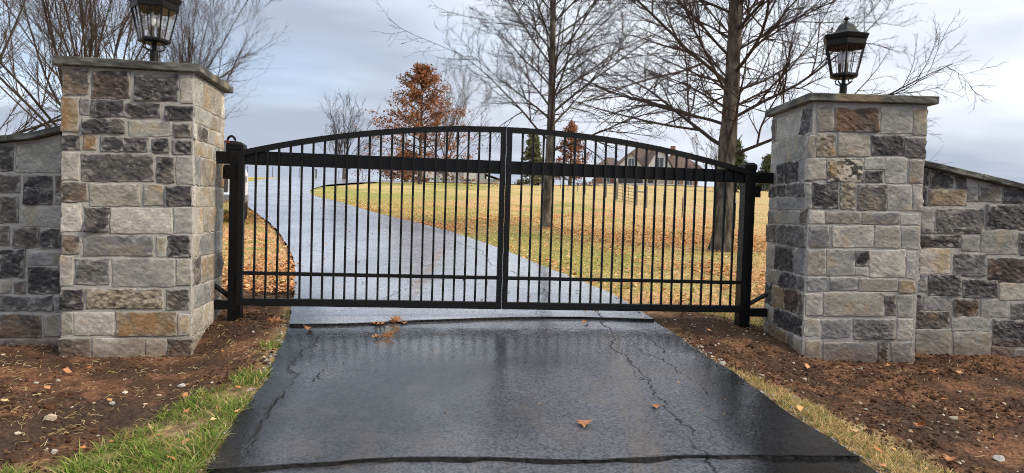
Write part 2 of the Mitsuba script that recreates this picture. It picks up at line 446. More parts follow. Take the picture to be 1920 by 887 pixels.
def stone_color(lo, hi, stain, vein, amount):
    """uv.x: a tone of the stone's own; uv.y: 1 at its edge, where mortar has smeared over it and chips show pale"""
    lo, hi, stain = mi.Color3f(lo), mi.Color3f(hi), mi.Color3f(stain)

    def fn(p, n, uv):
        q = p + 13.7 * uv.x
        a = fbm(q.x * 9, q.y * 9, q.z * 13, 4)
        f = noise(q.x * 75, q.y * 75, q.z * 75)
        g = noise(q.x * 33, q.y * 33, q.z * 40)
        col = mix(lo, hi, smoothstep(.3, .72, .7 * a + .3 * g)) * (.72 + .5 * uv.x) * (.72 + .56 * f)
        if vein < 0:
            col = mix(lo, hi, smoothstep(.44, .52, fbm(q.x * 26, q.y * 26, q.z * 26, 2)) if vein < -1 else smoothstep(.3, .7, fbm(q.x * 34, q.y * 34, q.z * 40, 3))) * (.7 + .6 * f)
        st = dr.clip(amount + .5 * (noise(uv.x * 91, 3.0, 1.0) - .5), 0, 1)
        s = smoothstep(.62 - .3 * st, .80 - .3 * st, fbm(q.x * 6 + 3, q.y * 6, q.z * 4, 4))
        col = mix(col, stain * (.7 + .6 * f), s * .8)
        r = dr.abs(fbm(q.x * 11 + q.z * 6, q.y * 11, q.z * 15, 3) - .5)
        v = (1 - smoothstep(.0, .022, r)) * smoothstep(.42, .62, noise(q.x * 8, q.y * 8, q.z * 8))
        fleck = smoothstep(.70, .86, g) * smoothstep(.4, .6, a)
        col = mix(col, mi.Color3f(.36, .35, .33), dr.maximum(v, fleck * .6) * max(vein, 0))
        e = smoothstep(.35, .85, uv.y + .9 * (noise(q.x * 22, q.y * 22, q.z * 22) - .5))
        return splash(mix(col, mi.Color3f(.42, .405, .375), e * .5), p)
    return fn


def stone_bump(p, n, uv):
    return fbm(p.x * 30 + 5 * uv.x, p.y * 30, p.z * 36, 4)


STONES = {'c': ((.026, .026, .028), (.080, .078, .080), (.12, .105, .09), .5, .026, .014), 'd': ((.065, .064, .064), (.16, .157, .152), (.19, .16, .12), .5, .018, .012),
          'n': ((.052, .047, .043), (.14, .126, .112), (.17, .12, .08), .45, .018, .012), 'r': ((.03, .026, .024), (.10, .072, .058), (.16, .09, .05), .3, .020, .015),
          'g': ((.13, .133, .136), (.225, .226, .225), (.21, .18, .14), .3, .010, .009), 'l': ((.20, .203, .188), (.32, .318, .288), (.31, .26, .18), .15, .008, .007),
          'p': ((.31, .29, .26), (.46, .435, .385), (.34, .245, .14), 0, .009, .008), 'b': ((.255, .24, .205), (.37, .348, .298), (.31, .23, .14), 0, .009, .009),
          's': ((.19, .175, .15), (.31, .285, .242), (.28, .20, .12), .2, .011, .010), 'o': ((.17, .13, .085), (.32, .25, .17), (.24, .135, .06), .1, .012, .011),
          'm': ((.095, .08, .062), (.32, .275, .205), (.26, .18, .095), -1, .018, .012), 'k': ((.05, .045, .04), (.42, .385, .31), (.27, .19, .10), -2, .016, .010)}
STAIN = {'c': .08, 'd': .12, 'n': .3, 'r': .45, 'g': .12, 'l': .15, 'p': .25, 'b': .25, 's': .22, 'o': .5, 'm': .4, 'k': .0}
for k, (lo, hi, st, vein, bs, _) in STONES.items():
    scene['m_stone_' + k] = bump(princ(stone_color(lo, hi, st, vein, STAIN[k]), .75, specular=.35), stone_bump, bs, .004)
scene['m_mortar'] = bump(princ(lambda p, n, uv: splash(mix(mi.Color3f(.26, .254, .24), mi.Color3f(.41, .40, .375), fbm(p.x * 6, p.y * 6, p.z * 6, 4)) * (.85 + .3 * noise(p.x * 90, p.y * 90, p.z * 90)), p), .9, specular=.2),
                         lambda p, n, uv: fbm(p.x * 45, p.y * 45, p.z * 45, 3), .006, .004)


def cap_color(p, n, uv):
    a = fbm(p.x * 4, p.y * 4, p.z * 14, 4)
    col = mix(mi.Color3f(.045, .047, .045), mi.Color3f(.135, .135, .122), smoothstep(.3, .75, a)) * (.8 + .4 * noise(p.x * 60, p.y * 60, p.z * 60))
    return mix(col, mi.Color3f(.24, .185, .11), smoothstep(.60, .76, fbm(p.x * 3 + 9, p.y * 3, p.z * 3, 3)) * .7)


scene['m_cap'] = bump(princ(cap_color, .75, specular=.35), lambda p, n, uv: fbm(p.x * 22, p.y * 22, p.z * 40, 4), .010, .004)


def stone_mesh(q, cl, seed):
    """one rock-faced stone from its outline q (bottom left, bottom right, top right, top left) on the wall's face; depth runs into the wall"""
    q = np.asarray(q, float)
    relief, proud = STONES[cl][4], STONES[cl][5]
    w, h = np.linalg.norm(q[1] - q[0]), np.linalg.norm(q[3] - q[0])
    nx, ny = int(np.clip(w / .036, 2, 10)), int(np.clip(h / .036, 2, 6))
    q = q + (q - q.mean(0)) * np.array([.004 / w, .004 / h]) * 2
    bx, bz = min(.008 / w, .2), min(.008 / h, .2)
    s = np.r_[0, 0, np.linspace(bx, 1 - bx, nx + 1), 1, 1]
    t = np.r_[0, 0, np.linspace(bz, 1 - bz, ny + 1), 1, 1]
    S, Tt = np.meshgrid(s, t)
    P = ((1 - S) * (1 - Tt))[..., None] * q[0] + (S * (1 - Tt))[..., None] * q[1] + (S * Tt)[..., None] * q[2] + ((1 - S) * Tt)[..., None] * q[3]
    i = np.minimum(np.arange(len(s)), len(s) - 1 - np.arange(len(s)))
    j = np.minimum(np.arange(len(t)), len(t) - 1 - np.arange(len(t)))
    ring = np.minimum(np.minimum(i[None], j[:, None]), 2)
    p3 = np.concatenate([P * 20, np.full(P.shape[:2] + (1,), seed * 3.17)], -1)
    wob = np.stack([meshkit.fbm(p3, 2, 1), meshkit.fbm(p3 + 31, 2, 2)], -1) - .5
    P = P + wob * .026
    cen = q.mean(0)
    corner = ((S < .001) | (S > .999)) & ((Tt < .001) | (Tt > .999))
    P = np.where(corner[..., None], P + (cen - P) * (.004 / (np.linalg.norm(cen - P, axis=-1, keepdims=True) + 1e-6)), P)
    rel = ((meshkit.fbm(p3 * [.7, .7, 1] + 7, 3, 3) - .5) * 1.6 + (np.abs(meshkit.noise(p3 * [.45, .8, 1] + 3, 5) - .5) - .25) * 1.6) * relief + ((S - .5) * RNG.normal() + (Tt - .5) * RNG.normal()) * relief * .5
    depth = np.where(ring == 0, -.04, np.where(ring == 1, proud * .25, np.maximum(proud * 1.0 + rel, proud * .3)))
    v = np.stack([P[..., 0], -depth, P[..., 1]], -1).reshape(-1, 3)
    m = len(s)
    k = (np.arange(len(t) - 1)[:, None] * m + np.arange(m - 1)[None]).ravel()
    edge = np.where(ring == 2, np.where(np.minimum(i[None], j[:, None]) <= 2, .55, 0.0), 1.0).ravel()
    return v, np.stack([k, k + 1, k + m + 1, k + m], 1), edge


SEED = [0]


def lay(parent, rows, origin, deg):
    """lays stones on the face that starts at origin and runs along deg; rows of (class, quad in metres)"""
    M = rotz(deg, (origin[0], origin[1], 0))
    for cl, q in rows:
        SEED[0] += 1
        v, f, edge = stone_mesh(q, cl, SEED[0])
        v, f = xf((v, f), M)
        uv = np.column_stack([np.full(len(v), RNG.uniform(.15, .95)), edge])
        add('stone', (v, f), 'm_stone_' + cl, parent, smooth=True, uv=uv)


def parse(s):
    out = []
    for r in s.split(';'):
        a = r.split(',')
        out.append((a[0], np.array(list(map(int, a[1:])), float).reshape(4, 2) / 1000))
    return out


def rows_from(bands, rows, width, gap=.012):
    out = []
    for (z0, z1), row in zip(bands, rows):
        for a, b, cl, *sub in row:
            lo, hi = (z0, z1) if not sub else (z0 + (z1 - z0) * sub[0], z0 + (z1 - z0) * sub[1])
            x0, x1 = a * width + gap / 2, b * width - gap / 2
            e = RNG.normal(size=4) * .006
            out.append((cl, np.array([[x0, lo + e[0]], [x1, lo + e[1]], [x1, hi + e[2]], [x0, hi + e[3]]])))
    return out


def random_rows(width, z0, z1, seed, mixs='ccccdnnggllpbbso', top=None):
    r = np.random.default_rng(seed)
    out, z = [], z0
    while z < z1 - .05:
        h = min(r.uniform(.1, .24), z1 - z)
        if z1 - z - h < .09:
            h = z1 - z
        x = .012
        while x < width - .03:
            w = r.uniform(.1, .40)
            if width - x - w < .12:
                w = width - x - .012
            hi = z + h - .016
            if top is None or max(top(x), top(x + w)) > z + .07:
                t0, t1 = (hi, hi) if top is None else (min(hi, top(x) - .015), min(hi, top(x + w - .016) - .015))
                out.append((mixs[r.integers(len(mixs))], np.array([[x, z + .0], [x + w - .016, z], [x + w - .016, t1], [x, t0]])))
            x += w
        z += h
    return out


LP = 'n,5,2396,191,2406,190,2613,4,2602;r,220,2377,501,2392,499,2609,218,2592;c,534,2377,861,2395,859,2608,532,2588;p,884,2377,976,2382,973,2607,881,2601;o,-4,2108,120,2113,118,2385,-6,2378;g,129,2242,207,2246,206,2376,128,2372;c,214,2235,456,2247,455,2381,213,2368;c,464,2240,731,2254,730,2369,462,2355;c,765,2232,978,2243,977,2356,764,2345;c,148,2100,465,2114,464,2233,147,2217;l,494,2093,816,2108,815,2232,493,2216;n,835,2099,968,2105,967,2216,834,2209;p,975,2103,993,2103,992,2212,974,2211;c,0,1964,138,1970,137,2087,-1,2080;o,162,1971,251,1975,250,2085,161,2080;c,286,1959,452,1966,451,2086,285,2078;c,459,1964,640,1971,638,2090,458,2082;c,676,1965,803,1971,802,2087,675,2081;c,825,1961,973,1967,971,2082,824,2075;b,-2,1726,125,1731,124,1949,-3,1944;d,147,1718,686,1738,684,1958,145,1935;c,712,1729,843,1734,840,1941,710,1936;l,858,1719,985,1724,982,1955,855,1949;n,-6,1551,190,1557,189,1715,-7,1708;s,206,1524,586,1536,584,1714,205,1700;s,615,1540,758,1544,756,1712,613,1707;c,785,1542,971,1548,969,1712,783,1705;p,977,1548,995,1548,992,1713,975,1712;p,-2,1319,145,1323,144,1535,-3,1530;c,171,1317,357,1322,355,1518,169,1512;p,367,1307,827,1318,825,1525,365,1511;l,845,1325,985,1329,983,1538,842,1533;n,5,1135,135,1138,134,1292,4,1288;g,165,1127,688,1138,686,1302,164,1289;l,710,1134,784,1135,782,1286,708,1284;c,803,1126,973,1130,971,1306,801,1302;p,-6,882,89,884,87,1118,-8,1116;d,106,892,360,895,359,1103,104,1098;l,382,880,853,887,850,1113,380,1104;b,872,898,976,899,973,1109,870,1107;c,-4,689,168,691,167,857,-5,854;m,190,705,766,710,765,865,189,857;n,795,696,970,698,968,864,793,862;b,6,491,91,492,90,673,5,672;p,98,484,396,485,394,669,97,667;o,410,477,874,479,872,680,409,676;p,892,487,974,487,972,662,890,661;n,-7,235,222,234,220,461,-8,460;b,239,226,636,225,634,462,237,461;b,643,241,801,240,799,455,641,454;c,808,280,996,280,994,458,806,458'
RP = 's,40,2365,185,2370,174,2604,29,2599;r,197,2366,585,2377,575,2586,187,2575;l,596,2367,871,2375,859,2605,584,2597;b,879,2354,993,2357,981,2598,867,2595;s,-31,2135,36,2137,27,2328,-40,2326;m,42,2145,208,2150,198,2345,33,2340;s,229,2155,511,2164,501,2360,220,2352;c,522,2174,803,2183,795,2351,514,2343;d,819,2161,995,2166,986,2342,810,2337;b,-28,1944,133,1949,125,2133,-37,2128;k,145,1932,463,1941,453,2143,135,2133;l,470,2048,646,2053,640,2156,465,2150;c,483,1934,629,1939,624,2040,478,2036;l,656,1935,842,1941,831,2161,645,2156;s,864,1939,979,1942,968,2144,854,2140;l,-17,1693,25,1694,14,1916,-27,1915;c,31,1692,259,1699,248,1923,20,1916;m,274,1695,399,1699,387,1927,263,1923;d,426,1692,681,1700,670,1921,415,1913;l,686,1697,896,1704,884,1923,675,1917;p,906,1700,987,1702,975,1930,894,1928;p,10,1558,137,1562,132,1668,5,1664;s,147,1562,464,1572,459,1675,142,1666;g,472,1568,795,1578,790,1681,466,1671;l,806,1571,967,1576,962,1672,801,1667;g,18,1355,192,1361,184,1542,10,1536;p,220,1354,579,1365,569,1557,211,1546;b,591,1366,815,1373,805,1564,581,1557;l,828,1362,980,1367,970,1562,818,1557;s,10,1105,174,1111,163,1329,0,1324;l,186,1106,428,1114,416,1340,175,1333;c,434,1199,544,1203,538,1333,428,1330;l,434,1114,541,1118,537,1184,430,1180;p,560,1103,871,1113,859,1348,548,1338;l,882,1106,959,1108,946,1338,870,1336;g,17,962,196,968,190,1091,11,1085;g,215,976,463,984,458,1092,210,1084;b,476,977,812,988,806,1095,470,1085;o,825,973,961,977,955,1085,819,1080;p,14,745,154,750,145,943,5,938;b,173,746,701,763,690,968,163,951;c,713,773,808,776,799,949,704,945;l,822,761,954,765,944,953,812,949;l,9,563,143,568,135,718,2,714;g,169,553,419,561,412,719,162,711;d,446,553,808,565,799,740,437,728;p,830,555,964,559,955,745,820,740;l,34,357,160,361,152,525,26,520;g,192,331,661,347,652,526,184,510;c,677,332,761,335,751,526,667,523;g,789,320,976,327,966,536,779,530'
LW = 'c,-709,1789,-597,1793,-597,2006,-710,2002;l,-572,1782,-191,1794,-193,2034,-573,2023;n,-709,1609,-540,1615,-540,1762,-709,1757;c,-507,1519,-270,1526,-271,1764,-508,1757;n,-241,1600,-193,1601,-194,1762,-242,1760;g,-244,1519,-193,1521,-193,1585,-245,1584;n,-708,1360,-550,1365,-551,1582,-708,1577;l,-530,1330,-191,1340,-193,1509,-531,1499;n,-707,1168,-626,1171,-627,1332,-708,1330;n,-597,1147,-384,1154,-385,1327,-598,1320;c,-376,1157,-193,1163,-194,1317,-377,1311;c,-706,899,-496,906,-497,1137,-707,1131;g,-469,1009,-192,1017,-193,1131,-469,1122;c,-463,770,-188,779,-189,1001,-464,993;b,-706,766,-609,769,-609,880,-706,877;n,-584,767,-487,770,-488,874,-585,871;d,-705,616,-260,630,-260,756,-706,742;g,-251,626,-187,628,-187,750,-252,748;n,-705,391,-356,402,-357,595,-705,584;b,-331,411,-188,416,-190,600,-332,595;g,-704,203,-408,213,-409,381,-704,372;g,-387,213,-187,219,-188,383,-388,377'
RW = 'c,187,1940,233,1941,224,2103,178,2102;c,250,1915,457,1922,448,2087,241,2080;n,486,1913,582,1916,575,2029,480,2026;d,701,1808,898,1815,889,1969,692,1963;g,603,1805,690,1808,682,1947,596,1945;c,926,1800,1205,1809,1197,1948,918,1939;c,193,1759,230,1760,222,1925,184,1924;o,246,1760,587,1771,579,1913,238,1902;l,191,1505,314,1509,301,1737,179,1733;d,337,1510,764,1523,751,1740,325,1727;c,786,1547,1220,1561,1206,1793,772,1780;c,191,1498,287,1501,285,1552,188,1549;c,311,1501,729,1514,726,1566,309,1553;c,189,1375,559,1387,553,1491,184,1480;l,572,1352,738,1357,731,1489,565,1484;l,751,1325,1089,1335,1076,1561,738,1550;c,1111,1323,1328,1330,1315,1539,1098,1532;p,175,1124,476,1134,464,1364,163,1355;d,515,1114,811,1123,799,1330,503,1320;r,835,1072,1181,1083,1168,1301,822,1290;g,168,954,265,957,256,1132,159,1129;c,289,926,584,935,574,1125,279,1116;c,609,919,924,929,914,1091,600,1081;b,946,905,1223,914,1214,1068,937,1059;c,160,800,231,802,224,936,153,934;g,253,786,511,795,504,927,246,919;r,533,746,759,754,750,907,525,900;l,789,743,1039,751,1030,908,780,900;d,1064,731,1298,738,1290,884,1056,876;n,170,616,496,627,487,786,161,775;l,513,604,877,616,869,749,506,737;c,913,470,1281,482,1267,729,899,717;l,200,353,530,364,516,621,186,610;l,552,345,892,355,878,603,538,592;d,905,313,1088,319,1079,471,897,465;g,1117,243,1360,251,1348,454,1105,447;b,195,190,665,205,657,348,188,333;g,691,173,885,179,877,330,683,324;g,903,147,1098,153,1089,308,895,302;g,1116,120,1383,129,1377,235,1110,227'

LP_SIDE_Z = [(2.378, 2.607), (2.238, 2.367), (2.1, 2.227), (1.962, 2.087), (1.723, 1.955), (1.545, 1.712), (1.326, 1.535), (1.129, 1.31), (0.892, 1.116), (0.698, 0.868), (0.479, 0.678), (0.264, 0.463)]
RP_SIDE_Z = [(2.364, 2.59), (2.136, 2.35), (1.938, 2.125), (1.687, 1.923), (1.554, 1.672), (1.347, 1.535), (1.1, 1.327), (0.957, 1.085), (0.737, 0.942), (0.555, 0.719), (0.35, 0.538)]
LP_SIDE = [[(.03, .27, 'l'), (.28, .85, 's'), (.86, 1, 'p')], [(.05, .50, 'l'), (.51, .86, 's'), (.87, 1, 'b')], [(.12, .42, 'n'), (.43, .66, 'l'), (.67, 1, 'b')], [(.03, .58, 's'), (.59, 1, 'l')],
           [(.03, .24, 'g'), (.25, .55, 's'), (.56, .82, 's'), (.83, 1, 'o')], [(.12, .55, 's'), (.56, 1, 'b')], [(.14, .33, 'p'), (.34, .84, 's'), (.85, 1, 'l')], [(.04, .2, 'b'), (.21, .74, 'g'), (.75, 1, 'l')],
           [(.03, .27, 'n'), (.28, .76, 's'), (.77, 1, 'n')], [(.1, .6, 'g'), (.61, 1, 's')], [(.04, .34, 'b'), (.35, .75, 'p'), (.76, 1, 's')], [(.04, .5, 'b'), (.51, 1, 's')]]
RP_SIDE = [[(.0, .13, 'n'), (.14, .76, 'l'), (.77, .985, 'c')], [(0, .2, 'l'), (.21, .985, 'l')], [(0, .2, 'l'), (.21, .40, 'c'), (.41, .74, 'c'), (.75, .985, 'g')],
           [(0, .2, 'c', .52, 1), (.21, .47, 'c', .52, 1), (.48, .985, 'd', .52, 1), (0, .22, 'l', 0, .48), (.23, .985, 'g', 0, .48)], [(0, .16, 'd'), (.17, .82, 'l'), (.83, .985, 'n')],
           [(.0, .25, 'n'), (.26, .985, 'd')], [(0, .22, 'b'), (.23, .74, 'c'), (.75, .985, 'g')], [(0, .12, 'g'), (.13, .38, 's'), (.39, .82, 'c'), (.83, .985, 'd')],
           [(0, .22, 'c'), (.23, .54, 'o'), (.55, .88, 'r'), (.89, .985, 'n')], [(0, .27, 'p'), (.28, .985, 'c')], [(0, .14, 'g'), (.15, .64, 'm'), (.65, .8, 'd'), (.81, .985, 'b')]]


def slab(x0, x1, y0, y1, z0, z1, seed, n=.05):
    """a cap slab with a riven, uneven edge"""
    m = trimesh.creation.box(extents=(x1 - x0, y1 - y0, z1 - z0))
    m = trimesh.Trimesh(*cbox(0, x1 - x0, 0, y1 - y0, 0, z1 - z0, .006), process=True).subdivide_to_size(n)
    v = np.array(m.vertices)
    out = (v - [(x1 - x0) / 2, (y1 - y0) / 2, (z1 - z0) / 2])
    k = (meshkit.fbm(v * 16 + seed, 3, 4) - .5)[:, None] * [.03, .03, .014]
    edge = (np.abs(np.abs(out[:, :1]) - (x1 - x0) / 2) < .02) | (np.abs(np.abs(out[:, 1:2]) - (y1 - y0) / 2) < .02)
    return v + k * np.where(edge, 1, .25) + [x0, y0, z0], np.array(m.faces)


def pillar(name, o, deg, w, dpt, front, sides, zb, caps):
    """sides: {quarter turn: rows}"""
    M = rotz(deg, (o[0], o[1], 0))
    add('mortar_core', xf(box(0, w, 0, dpt, zb, 2.625), M), 'm_mortar', name)
    lay(name, front, o, deg)
    for k, rows in sides.items():
        a = [(0, 0), (w, 0), (w, dpt), (0, dpt)][k]
        p = M[:2, :2] @ a + M[:2, 3]
        lay(name, rows, p, deg + 90 * k)
    for i, c in enumerate(caps):
        add('cap_slab', xf(slab(*c, 2.627, 2.695, i * 7 + o[0]), M), 'm_cap', name, smooth=40)


LW0, RW0 = (-3.585, 5.6), (2.60, 6.2)
pillar('stone_pillar', LW0, 8.8, .98, .985, parse(LP), {1: rows_from(LP_SIDE_Z, LP_SIDE, .985), 2: random_rows(.98, .3, 2.6, 3), 3: random_rows(.985, .3, 2.6, 4)}, -.1,
       [(-.055, 1.04, -.05, .66), (-.055, 1.045, .664, 1.05)])
tag('stone_pillar', 'left stone gate pillar of grey, charcoal and tan blocks, its side towards the drive brightly lit', 'pillar', 'stone pillars beside the gate')
pillar('stone_pillar_001', RW0, -.6, .985, 1.0, parse(RP), {3: rows_from(RP_SIDE_Z, RP_SIDE, 1.0), 2: random_rows(.985, .3, 2.6, 5), 1: random_rows(1.0, .3, 2.6, 6)}, -.1,
       [(-.06, 1.06, -.05, .6), (-.06, 1.055, .604, 1.06)])
tag('stone_pillar_001', 'right stone gate pillar with a black and cream speckled block high on its front', 'pillar', 'stone pillars beside the gate')


def wall(name, o, sgn, length, top, rows, extra, label):
    """a wing wall from the pillar; sgn -1 runs left. top(u): height of the stonework u metres from the pillar"""
    M = rotz(0, (o[0], o[1], 0))
    us = np.linspace(-.02, length, 24) * sgn
    tz = np.array([top(abs(u)) for u in us])
    v, f = [], []
    for u, z in zip(us, tz):
        v += [[u, 0, -.3], [u, .42, -.3], [u, .42, z], [u, 0, z]]
    n = len(us)
    for i in range(n - 1):
        for k in range(4):
            f.append([4 * i + k, 4 * i + (k + 1) % 4, 4 * i + 4 + (k + 1) % 4, 4 * i + 4 + k])
    f += [[3, 2, 1, 0], [4 * n - 4, 4 * n - 3, 4 * n - 2, 4 * n - 1]]
    q4 = np.array(f)
    if trimesh.Trimesh(np.array(v, float), np.vstack([q4[:, [0, 1, 2]], q4[:, [0, 2, 3]]]), process=False).volume < 0:
        f = [q[::-1] for q in f]
    add('mortar_core', xf((np.array(v, float), np.array(f)), M), 'm_mortar', name)
    lay(name, rows + extra, o, 0)
    k, u = 0, .0
    r = np.random.default_rng(int(length * 100) + 5)
    while u < length:
        L = min(r.uniform(.45, .75), length - u + .05)
        m = slab(0, L - .006, -.065, .485, 0, .052, u * 3 + 1, .05)
        vv = m[0].copy()
        vv[:, 2] += np.interp(u + vv[:, 0], np.abs(us[::1]), tz) + .003
        vv[:, 0] = (u + vv[:, 0] + .02) * sgn
        ff = m[1] if sgn > 0 else m[1][:, ::-1]
        add('cap_slab', xf((vv, ff), M), 'm_cap', name, smooth=40)
        u += L
    tag(name, label, 'wall', 'low stone walls beside the pillars')


ltop = lambda u: float(np.interp(u, [0, .16, .4, .667, 1.6, 3.2], [2.165, 2.125, 2.06, 2.025, 1.86, 1.6]))
rtop = lambda u: float(np.interp(u, [0, .15, 1.07, 2.2, 3.6], [2.14, 2.11, 1.925, 1.69, 1.40]))
ex_l = [(c, q + [-3.24, 0]) for c, q in random_rows(2.5, .1, 2.0, 21, top=lambda x: ltop(max(0, 3.24 - x)))]
ex_r = [(c, q + [1.62, 0]) for c, q in random_rows(2.0, .0, 2.0, 22, top=lambda x: rtop(1.62 + x))]
LWQ = parse(LW) + rows_from([(2.03, 2.075), (1.79, 2.0)], [[(.02, .55, 'g')], []], .55)[:0]
wall('stone_wall', (-3.585, 5.9), -1, 3.2, ltop, LWQ, ex_l, 'stone wing wall sloping down from the left pillar to the left edge')
wall('stone_wall_001', (3.58, 6.5), 1, 3.6, rtop, parse(RW), ex_r, 'stone wing wall sloping down from the right pillar to the right edge')

# ------------------------------------------------------------------ black metal: gate, posts, lanterns
scene['m_black'] = bump(princ(lambda p, n, uv: mi.Color3f(.0045, .0047, .0053) * (.8 + .4 * fbm(p.x * 9, p.y * 9, p.z * 9, 3)), .45, specular=.28), lambda p, n, uv: noise(p.x * 160, p.y * 160, p.z * 160), .0006, .002)
scene['m_lamp'] = princ((.0035, .0036, .004), .45, specular=.28)
scene['m_zinc'] = princ((.5, .5, .5), .4, metallic=.9)
GM = rotz(math.degrees(math.atan2(.572, 4.82)), (-2.485, 6.35, 0))


def gbox(name, parent, *a, b=.003):
    return add(name, xf(cbox(*a, b), GM), 'm_black', parent)


def arch(x):
    return 2.373 - (x - 2.425) ** 2 / (2 * 9.2)


def gate_leaf(name, x0, x1, label, hinge):
    """x0 < x1 along the gate line"""
    zb, t = .655, .05
    u = np.linspace(x0, x1, 25)
    v = []
    for x in u:
        z = arch(x)
        v += [[x, 0, z - .052], [x, 0, z], [x, .05, z], [x, .05, z - .052]]
    v = np.array(v)
    n = len(u)
    f = [[4 * i + k, 4 * i + 4 + k, 4 * i + 4 + (k + 1) % 4, 4 * i + (k + 1) % 4] for i in range(n - 1) for k in range(4)]
    f += [[0, 1, 2, 3], [4 * n - 4, 4 * n - 1, 4 * n - 2, 4 * n - 3]]
    add('top_rail', xf((v, np.array(f)), GM), 'm_black', name)
    gbox('bottom_rail', name, x0, x1, 0, .05, zb, zb + .068)
    for x, nm in ((x0, 'stile'), (x1 - t, 'stile')):
        gbox(nm, name, x, x + t, .001, .049, zb + .068, arch(x + t / 2) - .05)
    gbox('middle_rail', name, x0 + t, x1 - t, .012, .042, .934, .968)
    gbox('beam', name, x0 + t, x1 - t, .034, .085, 1.935, 2.058)
    a, b = x0 + t, x1 - t
    for i in range(22):
        x = a + (b - a) * (i + 1) / 23
        z = arch(x) - .05
        gbox('picket', name, x - .0095, x + .0095, .007, .026, zb + .066, z, b=.002)
    tag(name, label, 'gate leaf', 'leaves of the double gate')
    h = x0 if hinge < 0 else x1
    for z in (.80, 1.83):
        gbox('hinge', name, h - .022 if hinge < 0 else h - .028, h + .028 if hinge < 0 else h + .022, .0495, .0875, z, z + .09)
        add('hinge_pin', xf(tube1([[h + .035 * hinge, .068, z - .02], [h + .035 * hinge, .068, z + .11]], .012), GM), 'm_black', name)


gate_leaf('gate_leaf', .005, 2.4215, 'left leaf of the arched black metal gate, beside the brightly lit pillar', -1)
gate_leaf('gate_leaf_001', 2.428, 4.838, 'right leaf of the arched black metal gate, in front of the bare oak', 1)


def gate_post(name, xc, side, label):
    w = .056
    gbox('shaft', name, xc - w, xc + w, .088, .204, .2, 2.07)
    gbox('cap_base', name, xc - w - .008, xc + w + .008, -.018 + .1, .123 + .09, 2.07, 2.115)
    a = .055
    y0, y1 = .082, .213
    v = [[xc - w - .008, y0, 2.116], [xc + w + .008, y0, 2.116], [xc + w + .008, y1, 2.116], [xc - w - .008, y1, 2.116], [xc - a + .02, y0 + .02, 2.14], [xc + a - .02, y0 + .02, 2.14], [xc + a - .02, y1 - .02, 2.14], [xc - a + .02, y1 - .02, 2.14]]
    add('cap_top', xf((np.array(v), np.array(BOXF)), GM), 'm_black', name)
    o = xc + side * w
    e = xc + side * (.2 if side < 0 else .25)
    gbox('upper_bracket', name, min(o, e), max(o, e), .11, .175, 1.94, 2.05)
    gbox('lower_bracket', name, min(o, e), max(o, e), .11, .175, .60, .685)
    add('brace', xf(tube1([[o, .14, .72], [e, .14, .83]], .022, 4), GM), 'm_black', name)
    gbox('hinge_plate', name, min(o, o + side * .06), max(o, o + side * .06), .095, .16, 1.80, 1.915)
    add('bolt', xf(tube1([[o + side * .03, .083, 1.86], [o + side * .03, .095, 1.86]], .014, 8), GM), 'm_zinc', name)
    tag(name, label, 'gate post', 'posts that carry the gate')


gate_post('gate_post', -.038, -1, 'black square gate post beside the left pillar, its foot in the soil')
gate_post('gate_post_001', 4.880, 1, 'black square gate post beside the right pillar, with a low diagonal brace')
# hooked clip standing on the left bracket
th = np.linspace(-.3, np.pi + .1, 14)
clip = MB().put(*xf(tube1(np.stack([-.100 + .034 * np.cos(th), 0 * th + .16, 2.15 + .045 * np.sin(th)], 1), .011), GM))
clip.put(*xf(cbox(-.14, -.065, .125, .18, 2.0, 2.15, .01), GM))
add('body', clip.mesh(), 'm_black', 'clamp')
scene['m_red'] = princ((.16, .012, .012), .4)
add('grip', xf(cbox(-.138, -.105, .118, .16, 2.12, 2.15, .008), GM), 'm_red', 'clamp')
tag('clamp', 'small black looped clamp with a red grip on the bracket behind the left gate post', 'clamp')

scene['m_glass'] = {'type': 'thindielectric', 'int_ior': 1.5}
scene['m_bulb'] = princ((.66, .70, .76), .3)
scene['m_inside'] = {'type': 'diffuse', 'reflectance': {'type': 'rgb', 'value': [.004, .004, .0045]}}
scene['m_candle'] = princ((.012, .012, .012), .5)


